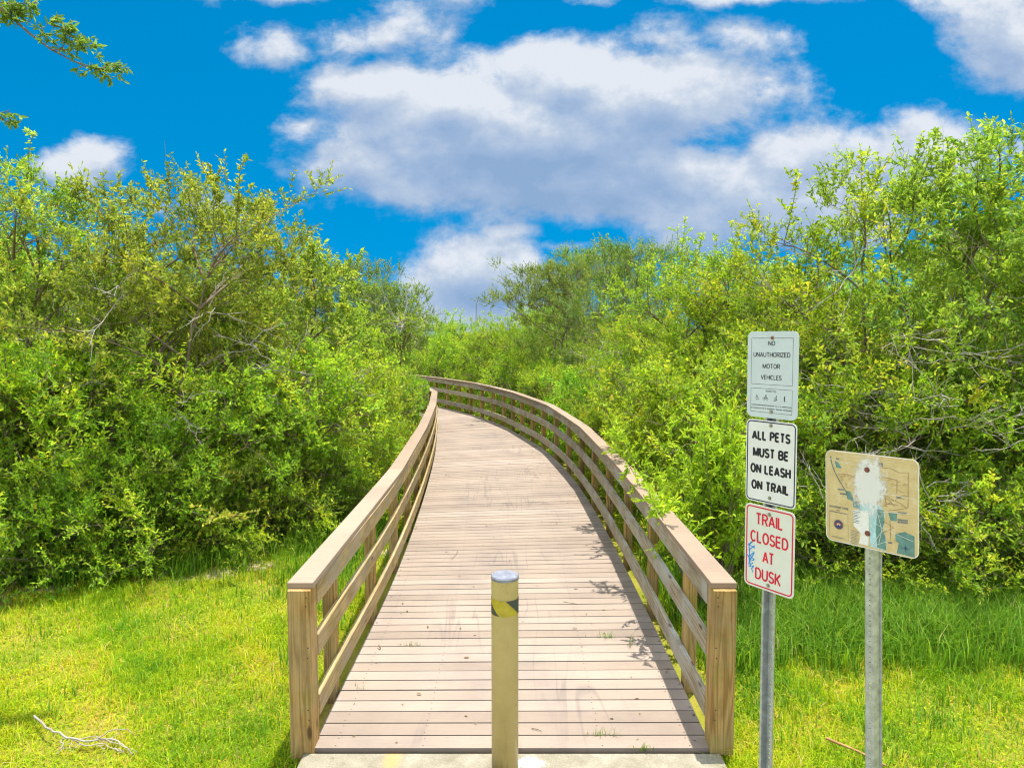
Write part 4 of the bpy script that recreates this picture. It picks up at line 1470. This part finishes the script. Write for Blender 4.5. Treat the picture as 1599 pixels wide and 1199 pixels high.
SPEC['sapling'] = dict(seed=41, H=2.2, R=.85, z0=.1, limbs=20, clumps=7, style='young', shoots=10, shoot_len=(.25, .6), trunk_r=.02, leaf=(.045, .08), up=.8)
for x, y, s_, lab in ((-6.35, 7.55, 1.0, "yellow green bushy sapling at the left picture edge, before the dark shrubs"), (-2.75, 9.9, .95, "yellow green bushy sapling close behind the left railing"), (-4.6, 7.75, .62, "small yellow green sapling in the shade edge on the left lawn")):
    plant('sapling', "bushy_sapling", x, y, lab, "shrub", s=s_)


# --- young bright shrub leaning over the right railing
def young_shrub(seed, x0, y0, canes, zmax, sprays, style, label):
    rng = np.random.default_rng(seed)
    wd = Wood()
    parts = []
    zb_ = float(gz(x0, y0))
    tips = []
    for i in range(canes):
        a = rng.uniform(0, 6.28)
        rr = rng.uniform(.05, .58)
        tips.append(np.array([rr * math.cos(a) * .85, rr * math.sin(a) * 1.25, rng.uniform(.6, 1) * zmax - rr * .45]))
    # sprays that hang over the railing
    for wx, wy, wz in sprays:
        tips.append(np.array([wx - x0, wy - y0, wz - zb_]))
    for k, tip in enumerate(tips):
        base = np.array([*rng.normal(0, .07, 2), -.1])
        fork = np.array([tip[0] * .45, tip[1] * .45, min(tip[2] * .55, .9) + rng.uniform(-.1, .1)])
        t = np.linspace(0, 1, 9)[:, None]
        P = base * (1 - t) ** 2 + 2 * fork * t * (1 - t) + tip * t ** 2
        wd.tube(P, .010, .0025, 5)
        lo = .42 if k < canes else .62
        for sd in range(15 if k < canes else 14):
            f = rng.uniform(lo, 1)
            a0 = np.array([np.interp(f, np.linspace(0, 1, 9), P[:, j]) for j in range(3)])
            d = unit(rng.normal(0, .75, 3) + np.array([0, 0, .9 if k < canes else .25]) + (unit(tip) * .3))
            a1 = a0 + d * rng.uniform(.10, .26)
            wd.sticks(a0[None], a1[None], .0018)
            n = 17
            kk = np.linspace(.1, 1, n)
            b = a0 + (a1 - a0) * kk[:, None]
            parts.append((b, unit(d * .8 + rng.normal(0, .5, (n, 3))), rng.uniform(.035, .075, n), np.clip(.30 + .40 * f * kk + rng.normal(0, .16, n), 0, 1)))
    B, ld, size, tint = (np.concatenate([p[j] for p in parts]) for j in range(4))
    v, q = leaves_np(B, ld, size, .33, rng)
    o = empty("young_shrub", (x0, y0, zb_), label, "shrub")
    link("trunk", wd.mesh("trunk", M_BARK), o)
    link("crown", np_mesh("crown", v, [q], np.repeat(tint, 2), M_LEAF[style]), o)


young_shrub(77, 1.95, 6.45, 46, 2.12, ((1.14, 5.45, 1.26), (1.22, 5.75, 1.22), (1.12, 6.95, 1.52), (1.02, 7.15, 1.60), (1.22, 6.25, 1.38), (1.36, 5.95, 1.12), (1.42, 5.5, .98)), 'young',
            "bright yellow green young shrub leaning over the right railing")
young_shrub(78, 2.0, 8.9, 30, 2.5, ((1.10, 9.45, 2.05), (1.0, 9.3, 2.0), (1.15, 9.2, 1.9), (1.12, 8.2, 1.75), (1.05, 8.0, 1.8), (1.2, 8.6, 1.6), (1.3, 9.0, 1.3)), 'pepper',
            "green shrub with arching sprays over the right railing, behind the yellow green one")


# --- tree outside the frame whose branch hangs into the upper left corner
def corner_tree():
    rng = np.random.default_rng(31)
    o = empty("overhanging_tree", (-5.75, 4.6, float(gz(-5.75, 4.6))), "tree whose thin leafy branch hangs into the top left corner of the sky", "tree")
    O = np.array(o.location)
    wd = Wood()
    t = np.linspace(0, 1, 14)[:, None]
    wd.tube(np.concatenate([np.array([[0, 0, -.3]]), np.array([0, 0, 0]) * (1 - t) + np.array([.25, .3, 6.4]) * t + np.sin(t * 5) * np.array([.07, .05, 0])]), .11, .05, 9)
    parts = []

    def spray(path, subs, r0=.014):
        P = np.array([np.array(at(u, v, y)) - O for u, v, y in path])
        root = np.array([.2, .25, 5.0 if P[0][2] > 4 else 4.0])
        P = np.concatenate([[root], P])
        wd.tube(P, r0, .003, 5)
        for u0, v0, u1, v1, y, n in subs:
            a0, a1 = np.array(at(u0, v0, y)) - O, np.array(at(u1, v1, y)) - O
            Q = bend(a0, a1, rng, -.12, 6)
            wd.tube(Q, .0045, .002, 4)
            for s_ in range(int(n * .62)):
                f = rng.uniform(.3, 1)
                b0 = np.array([np.interp(f, np.linspace(0, 1, 6), Q[:, j]) for j in range(3)])
                d = unit(rng.normal(0, 1, 3) * np.array([1, .7, .6]) + np.array([.4, 0, -.15]))
                b1 = b0 + d * rng.uniform(.04, .13)
                wd.sticks(b0[None], b1[None], .0013)
                m = 9
                kk = rng.uniform(.2, 1, m)
                parts.append((b0 + (b1 - b0) * kk[:, None], unit(d * .6 + rng.normal(0, .6, (m, 3))), rng.uniform(.035, .062, m), np.clip(.35 + rng.normal(0, .2, m), 0, .95)))
    spray([(-60, -25, 5.0), (10, 20, 5.0), (45, 52, 5.0), (80, 78, 5.02), (115, 96, 5.04), (150, 107, 5.05)],
          [(80, 78, 140, 72, 5.0, 13), (60, 64, 75, 36, 5.0, 12), (95, 78, 112, 40, 5.03, 16), (140, 105, 190, 98, 5.05, 18), (118, 97, 170, 108, 5.05, 14), (80, 40, 108, 46, 5.0, 14), (100, 50, 135, 72, 5.0, 12),
           (0, 12, 40, 22, 5.0, 16), (-10, 2, 60, 4, 5.0, 18), (-20, 10, 20, 30, 5.0, 14), (5, 18, 30, 14, 5.0, 12)])
    spray([(-70, 150, 4.8), (-20, 172, 4.8), (6, 186, 4.8)], [(-8, 176, 15, 172, 4.8, 7), (-4, 182, 12, 190, 4.8, 5)], .008)
    # crown outside the picture, over the trunk
    cl = np.array([.25, .3, 6.6]) + rng.normal(0, .75, (110, 3)) * np.array([.6, 1, .8]) + np.array([-.7, 0, .4])
    for c in cl:
        wd.sticks(np.array([[.25, .3, 6.2]]), c[None], .006)
        n = 60
        parts.append((c + rng.normal(0, .17, (n, 3)), unit(rng.normal(0, 1, (n, 3))), rng.uniform(.04, .075, n), np.clip(.4 + rng.normal(0, .2, n), 0, .95)))
    B, ld, size, tint = (np.concatenate([p[j] for p in parts]) for j in range(4))
    v, q = leaves_np(B, ld, size, .36, rng)
    link("trunk", wd.mesh("trunk", M_BARK), o)
    link("crown", np_mesh("crown", v, [q], np.repeat(tint, 2), M_LEAF['oak']), o)


corner_tree()


# --- bare dead branches tangled in the thicket
def dead_branches(name, label, group, x, y, z, n, L, seed, spread=(1, .5, .5)):
    rng = np.random.default_rng(seed)
    wd = Wood()
    for i in range(n):
        d = unit(rng.normal(0, 1, 3) * np.array(spread))
        a = rng.normal(0, .06, 3)
        l = L * rng.uniform(.5, 1.1)
        P = bend(a, a + d * l, rng, rng.uniform(-.15, .15), 7)
        P += rng.normal(0, .012, P.shape)
        wd.tube(P, .006, .002, 4)
        for s_ in range(5):
            b = P[rng.integers(2, 6)]
            e = b + unit(d + rng.normal(0, .6, 3)) * l * rng.uniform(.2, .4)
            wd.tube(bend(b, e, rng, 0, 4), .004, .0015, 3)
    me = wd.mesh(name, M_DEAD)
    o = link(name, me)
    o.location = (x, y, z)
    tag(o, label, "dead branch", group)


for i, (u, v, y, n, L) in enumerate(((445, 570, 9.0, 14, .75), (480, 640, 9.2, 16, .6), (400, 545, 8.8, 5, .8), (110, 600, 7.8, 7, .5), (60, 520, 8.2, 5, .6), (630, 510, 14.5, 14, 1.0), (500, 540, 11, 9, .8), (190, 470, 7.9, 5, 1.0), (280, 640, 7.7, 6, .6), (540, 600, 9.8, 9, .6), (330, 480, 8.3, 4, .9))):
    p = at(u, v, y)
    dead_branches("dead_branch", "tangle of bare grey dead twigs caught in the thicket left of the boardwalk", "dead twigs in the left thicket", p.x, p.y, p.z, n, L, 100 + i)
for i, (u, v, y, n, L) in enumerate(((1300, 620, 7.6, 8, .8), (1420, 690, 7.2, 8, .8), (1500, 560, 7.6, 8, 1.0), (1540, 470, 8.0, 7, 1.2), (1230, 470, 9.2, 6, .9), (1540, 800, 6.9, 8, .6), (1290, 760, 6.9, 6, .6), (930, 560, 13, 7, .9), (1400, 520, 7.6, 7, 1.0), (1330, 430, 8.0, 6, .9), (1480, 640, 7.0, 8, .9), (1210, 640, 8.0, 5, .6), (1580, 680, 6.9, 7, .8), (1450, 780, 6.7, 8, .55))):
    p = at(u, v, y)
    dead_branches("dead_branch", "tangle of bare grey dead twigs caught in the thicket right of the boardwalk", "dead twigs in the right thicket", p.x, p.y, p.z, n, L, 200 + i)


# --- far-off wood, one mass on the horizon
def far_wood():
    rng = np.random.default_rng(9)
    n = 60000
    a = rng.uniform(-1.15, 1.15, n)
    r = rng.uniform(42, 110, n)
    x, y = np.sin(a) * r, np.cos(a) * r
    h = 2.7 + .6 * np.sin(x * .35 + 1) + .5 * np.sin(x * .11 + y * .2) + np.clip((np.abs(a) - .25) * 3, 0, 1.6)
    z = -0.7 + h * rng.uniform(0, 1, n) ** .6
    B = np.stack([x, y, z], 1)
    v, q = leaves_np(B, unit(rng.normal(0, 1, (n, 3))), rng.uniform(.35, .8, n), .5, rng)
    o = link("distant_wood", np_mesh("distant_wood", v, [q], np.repeat(np.clip(.4 + rng.normal(0, .2, n), 0, .9), 2), M_LEAF['pepper']))
    tag(o, "far-off green wood closing the view beyond the boardwalk", "wood", kind='stuff')


far_wood()


# --- grass
def blades(P, h, w, rng, bendy=.5):
    n = len(P)
    a = rng.uniform(0, 2 * np.pi, n)
    d = np.stack([np.cos(a), np.sin(a), np.zeros(n)], 1)
    s_ = np.stack([-np.sin(a), np.cos(a), np.zeros(n)], 1)
    ln = rng.uniform(.1, 1, n)[:, None] * bendy
    h, w = h[:, None], w[:, None]
    up = np.array([0, 0, 1.0])
    m = P + up * h * .55 + d * h * ln * .25
    t = P + up * h * (1 - ln * .35) + d * h * ln
    v = np.stack([P - s_ * w / 2, P + s_ * w / 2, m + s_ * w * .4, m - s_ * w * .4, t], 1).reshape(-1, 3)
    k = np.arange(n)[:, None] * 5
    return v, k + np.array([[0, 1, 2, 3]]), k + np.array([[3, 2, 4]])


def ragged(x, y, edge, soft, rng):
    return rng.random(len(x)) < np.clip((edge - y) / soft, 0, 1)


def lawn():
    rng = np.random.default_rng(3)
    n = 640000
    y = 2.8 + 7.8 * rng.random(n) ** 1.1
    x = rng.uniform(-1, 1, n) * (y * .80 + .3)
    fr = np.abs(x) < 9
    walk = np.abs(x) > np.where(y < 4.15, 1.315, 1.40) + .03 * np.sin(y * 9)
    edge = np.where(x < 0, 8.0 + (x + 3) * .35, 7.6) + .35 * np.sin(x * 2.1)
    edge = np.where((x > -2.4) & (x < 0), 10.5, edge)
    edge = np.where((x < 1.9) & (x > 0), 9.5, edge)
    keep = fr & walk & ragged(x, y, edge + .6, 1.0, rng)
    # bare sandy spots
    for cx, cy, r in ((-3.55, 7.55, 0.55), (-2.95, 7.75, 0.30), (-4.9, 7.1, 0.3), (-1.72, 8.3, 0.25)):
        d = np.hypot((x - cx) / r, (y - cy) * 1.6 / r)
        keep &= ~((d < 1.0) & (rng.random(n) > .16 + .3 * d))
    patch = fnoise(x * 1.7 + 3, y * 2.3)
    keep &= rng.random(n) < np.clip(.80 + patch * .5, .25, 1)
    x, y, patch = x[keep], y[keep], patch[keep]
    n = len(x)
    P = np.stack([x, y, gz(x, y) - .006], 1)
    h = rng.uniform(.025, .075, n) * (1 + .5 * patch) + (rng.random(n) < .07) * rng.uniform(.02, .10, n)
    dry = fnoise(x * 3.1 + 7, y * 3.7 + 2)
    tint = np.clip(.44 + .20 * fnoise(x * 1.1, y * 1.4 + 4) + .22 * dry + rng.normal(0, .20, n), 0, .92)
    tint = np.where(rng.random(n) < np.clip(.07 + .22 * dry, .02, .4), rng.uniform(.9, 1, n), tint)
    v, q, t = blades(P, h, rng.uniform(.003, .006, n) * (.6 + .11 * y), rng, 1.25)
    # small broad-leafed clover between the blades
    k = rng.integers(0, n, 34000)
    B = P[k] + np.array([0, 0, .018]) + rng.normal(0, .01, (len(k), 3))
    d = unit(rng.normal(0, 1, (len(k), 3)) * np.array([1, 1, .35]) + np.array([0, 0, .2]))
    v2, q2 = leaves_np(B, d, rng.uniform(.014, .028, len(k)), .55, rng, up=1.5)
    o = link("lawn_grass", np_mesh("lawn_grass", np.concatenate([v, v2]), [q, q2 + len(v), t], np.concatenate([tint, np.repeat(np.clip(rng.normal(.5, .2, len(k)), 0, .9), 2), tint]), M_GRASS))
    tag(o, "sunlit yellow green mown grass on both sides of the boardwalk entrance", "grass", kind='stuff')


lawn()


def tall_grass():
    rng = np.random.default_rng(6)
    pts = []
    # right: a band of long grass in front of the bushes; left: a thinner fringe; beside both railings
    def tuft(cx, cy, n, r): pts.append(np.stack([rng.normal(cx, r, n), rng.normal(cy, r, n)], 1))
    for i in range(820):
        cx = rng.uniform(1.55, 7.2)
        tuft(cx, rng.normal(6.2, .65) - .25 * (rng.random() < .25), 46, .10)
    for i in range(240):
        cx = rng.uniform(-7.2, -1.75)
        tuft(cx, np.interp(cx, [-7, -3.7, -2.6, -1.7], [7.0, 7.9, 8.4, 9.2]) + rng.normal(0, .25), 38, .10)
    for i in range(150):
        cy = rng.uniform(6.5, 13)
        tuft(-1.65 - rng.uniform(0, .8) - np.interp(cy, [7, 13], [0, .4]), cy, 34, .1)
    for i in range(110):
        tuft(1.65 + rng.uniform(0, .5), rng.uniform(4.5, 9.5), 30, .09)
    for i in range(120):
        tuft(rng.uniform(1.6, 6), rng.uniform(3.3, 5.6), 9, .08)
    for i in range(420):      # darker tufts scattered through the lawn
        tuft(rng.choice([-1, 1]) * rng.uniform(1.55, 6.2), rng.uniform(3.4, 7.4), 12, .05)
    P = np.concatenate(pts)
    x, y = P[:, 0], P[:, 1]
    el = np.interp(y, EL[:, 1], EL[:, 0])
    er = np.interp(y, ER[:, 1], ER[:, 0])
    k = (x < el - .19) | (x > er + .19)
    P = np.stack([x, y, gz(x, y) - .01], 1)[k]
    n = len(P)
    h = rng.uniform(.12, .40, n) * np.where((P[:, 1] < 5.2) | ((P[:, 0] < -1.9) & (P[:, 1] < 7)), .38, 1)
    v, q, t = blades(P, h, rng.uniform(.006, .011, n), rng, .85)
    tint = np.clip(.45 + rng.normal(0, .22, n), 0, 1)
    o = link("tall_grass", np_mesh("tall_grass", v, [q, t], np.concatenate([tint, tint]), M_TALL))
    tag(o, "long uncut grass along the foot of the thicket and railings", "grass", kind='stuff')


tall_grass()


# --- grass growing up between the deck boards
def deck_tuft(x, y, n, h, label, seed, tint=.4):
    rng = np.random.default_rng(seed)
    P = np.stack([rng.normal(0, .05 if n > 12 else .02, n), rng.normal(0, .006, n), np.full(n, -.015)], 1)
    v, q, t = blades(P, rng.uniform(.3, 1, n) * h, rng.uniform(.003, .005, n), rng, 1.0)
    ti = np.clip(tint + rng.normal(0, .2, n), 0, 1)
    o = link("grass_tuft", np_mesh("grass_tuft", v, [q, t], np.concatenate([ti, ti]), M_TALL))
    o.location = (x, y, 0)
    tag(o, label, "grass tuft")


SC_Y = lambda y: 4.15 + round((y - 4.15) / pitch) * pitch - gap / 2
for u, v, n, h, lab in ((644, 1010, 36, .07, "flat yellowish grass tuft between deck boards left of the bollard"),
                        (947, 992, 26, .11, "bushy green grass tuft between deck boards right of the bollard"),
                        (984, 1008, 9, .19, "thin tall grass stalks between deck boards near the right railing"),
                        (940, 1150, 30, .10, "widest grass tuft at the front boards beside the bollard"),
                        (1004, 1172, 26, .07, "grass tuft at the deck end on the concrete edge, right side"),
                        (563, 1075, 6, .15, "few thin grass stalks near the left railing, third board row up"),
                        (914, 990, 6, .06, "tiny grass sprig just left of the bushy green tuft")):
    y = (CAM_H * F_PX) / (v - 525)
    p = at(u, v, y)
    dpt = CAM_H / ((CAM_H - p.z) / y)
    deck_tuft(p.x * dpt / y, SC_Y(dpt), n, h, lab, int(u))


# --- litter: fallen branch on the lawn, brown stick, twigs on the deck
def fallen_branch():
    rng = np.random.default_rng(21)
    o0 = at(120, 1165, 4.45)
    gz0 = float(gz(o0.x, 4.45))
    wd = Wood()

    def g(u, v, up=.05):
        y = (CAM_H - gz0 - up) * F_PX / (v - 525) * .995
        p = at(u, v, y)
        return np.array([p.x, y, gz0 + up])

    def br(pts, r0, r1):
        P = np.array([g(*p) for p in pts])
        Q = np.concatenate([P[:1]] + [P[i] + (P[i + 1] - P[i]) * np.linspace(.25, 1, 4)[:, None] for i in range(len(P) - 1)])
        Q[1:-1] += rng.normal(0, .004, Q[1:-1].shape)
        wd.tube(Q, r0, r1, 6)
    br([(54, 1136, .10), (80, 1160, .09), (105, 1172, .07), (140, 1178, .06), (175, 1173, .06), (192, 1182, .04), (208, 1200, .03)], .008, .004)
    br([(150, 1175, .06), (175, 1160, .09), (200, 1158, .08), (208, 1164, .05)], .0045, .002)
    br([(100, 1170, .06), (98, 1188, .03), (90, 1200, .02)], .006, .003)
    br([(105, 1172, .05), (135, 1184, .05), (165, 1182, .04), (190, 1198, .02)], .005, .002)
    br([(170, 1174, .06), (188, 1164, .08)], .004, .002)
    br([(115, 1176, .06), (150, 1170, .08), (180, 1180, .05), (215, 1196, .05)], .004, .0015)
    br([(180, 1190, .03), (195, 1196, .03)], .005, .002)
    for i in range(16):
        u, v = rng.uniform(95, 190), rng.uniform(1172, 1192)
        br([(u, v, .05), (u + rng.uniform(-22, 22), v + rng.uniform(-10, 10), .05)], .0025, .001)
    o = link("fallen_branch", wd.mesh("fallen_branch", M_BLEACH))
    tag(o, "bleached forked dead branch lying on the lawn at lower left", "branch")
    wd = Wood()
    p, q_ = at(1338, 1168, 4.0), at(1352, 1178, 4.0)
    z = float(gz(2, 4)) + .05
    wd.tube(np.array([[2.02, 4.22, z + .03], [2.16, 4.10, z + .02], [2.28, 3.98, z]]), .010, .006, 6)
    tag(link("dry_stick", wd.mesh("dry_stick", bark_mat("stick_brown", (0.26, 0.13, 0.05), (0.45, 0.27, 0.12)))), "short brown dry stick in the grass left of the map board post", "stick")
    for u, v, du, dv, lab in ((706, 880, 5, -14, "short dark twig lying on the deck left of the bollard"), (880, 950, 22, 4, "thin pale twig lying on the deck right of the bollard"), (830, 1161, 16, 5, "tiny twig on the front deck board beside the bollard")):
        y = CAM_H * F_PX / (v - 525)
        a = np.array(at(u, v, y))
        a *= 1; a[2] = .006
        b = a + np.array([du / F_PX * y, -dv / F_PX * y * y / CAM_H, 0])
        wd = Wood()
        wd.tube(bend(a, b, rng, .05, 5), .003, .0018, 5)
        tag(link("twig", wd.mesh("twig", M_BARK)), lab, "twig")
    # pale dead vine looping above the map board
    wd = Wood()
    P = np.array([np.array(at(u, v, y)) for u, v, y in ((1325, 790, 7.0), (1318, 765, 6.2), (1319, 725, 5.5), (1321, 700, 5.1), (1324, 691, 4.8), (1333, 685, 4.6), (1348, 681, 4.5))])
    wd.tube(P, .006, .003, 5)
    P = np.array([np.array(at(u, v, 4.6)) for u, v in ((1333, 685), (1338, 693), (1341, 703))])
    wd.tube(P, .0025, .0015, 4)
    tag(link("dried_vine", wd.mesh("dried_vine", M_DEAD)), "pale dried vine looping up behind the map board", "vine")


fallen_branch()


# --- fallen leaves on the boards
def leaf_litter():
    rng = np.random.default_rng(52)
    n = 150
    y = 4.2 + 16 * rng.random(n) ** 1.3
    k = rng.beta(.45, .45, n)
    x = np.interp(y, EL[:, 1], EL[:, 0]) * (1 - k) + np.interp(y, ER[:, 1], ER[:, 0]) * k
    B = np.stack([x, y, np.full(n, .006)], 1)
    d = unit(rng.normal(0, 1, (n, 3)) * np.array([1, 1, .12]))
    v, q = leaves_np(B, d, rng.uniform(.02, .05, n), .4, rng, up=3)
    o = link("leaf_litter", np_mesh("leaf_litter", v, [q], np.repeat(rng.uniform(0, 1, n), 2), M_LITTER))
    tag(o, "scattered tiny dry leaves lying on the deck boards", "leaves", kind='stuff')


leaf_litter()


# --- lattice radio mast far beyond the trees
def mast():
    o = empty("radio_mast", (at(744, 500, 330).x, 330, -1), "thin grey lattice radio mast far away in the gap of sky", "mast")
    mb = MB()
    hgt = 19.5
    pr = lambda z: 0.9 * (1 - z / hgt) + .12
    for k in range(3):
        a = R_(90 + 120 * k)
        mb.tube([(pr(z) * math.cos(a), pr(z) * math.sin(a), z) for z in (0, hgt)], .10, .07, 5)
    for i in range(16):
        z, z2 = i * hgt / 16, (i + 1) * hgt / 16
        for k in range(3):
            a, b = R_(90 + 120 * k), R_(210 + 120 * k)
            mb.tube([(pr(z) * math.cos(a), pr(z) * math.sin(a), z), (pr(z2) * math.cos(b), pr(z2) * math.sin(b), z2)], .05, .05, 4)
    mb.build("lattice_tower", plain("mast_steel", (0.22, 0.25, 0.30), 0.6, 0.3, 0.2), o, weld=False)
    mb = MB()
    mb.tube([(0, 0, hgt), (0, 0, hgt + 3.5)], .06, .03, 5)
    mb.build("antenna", M_GALV, o)


mast()
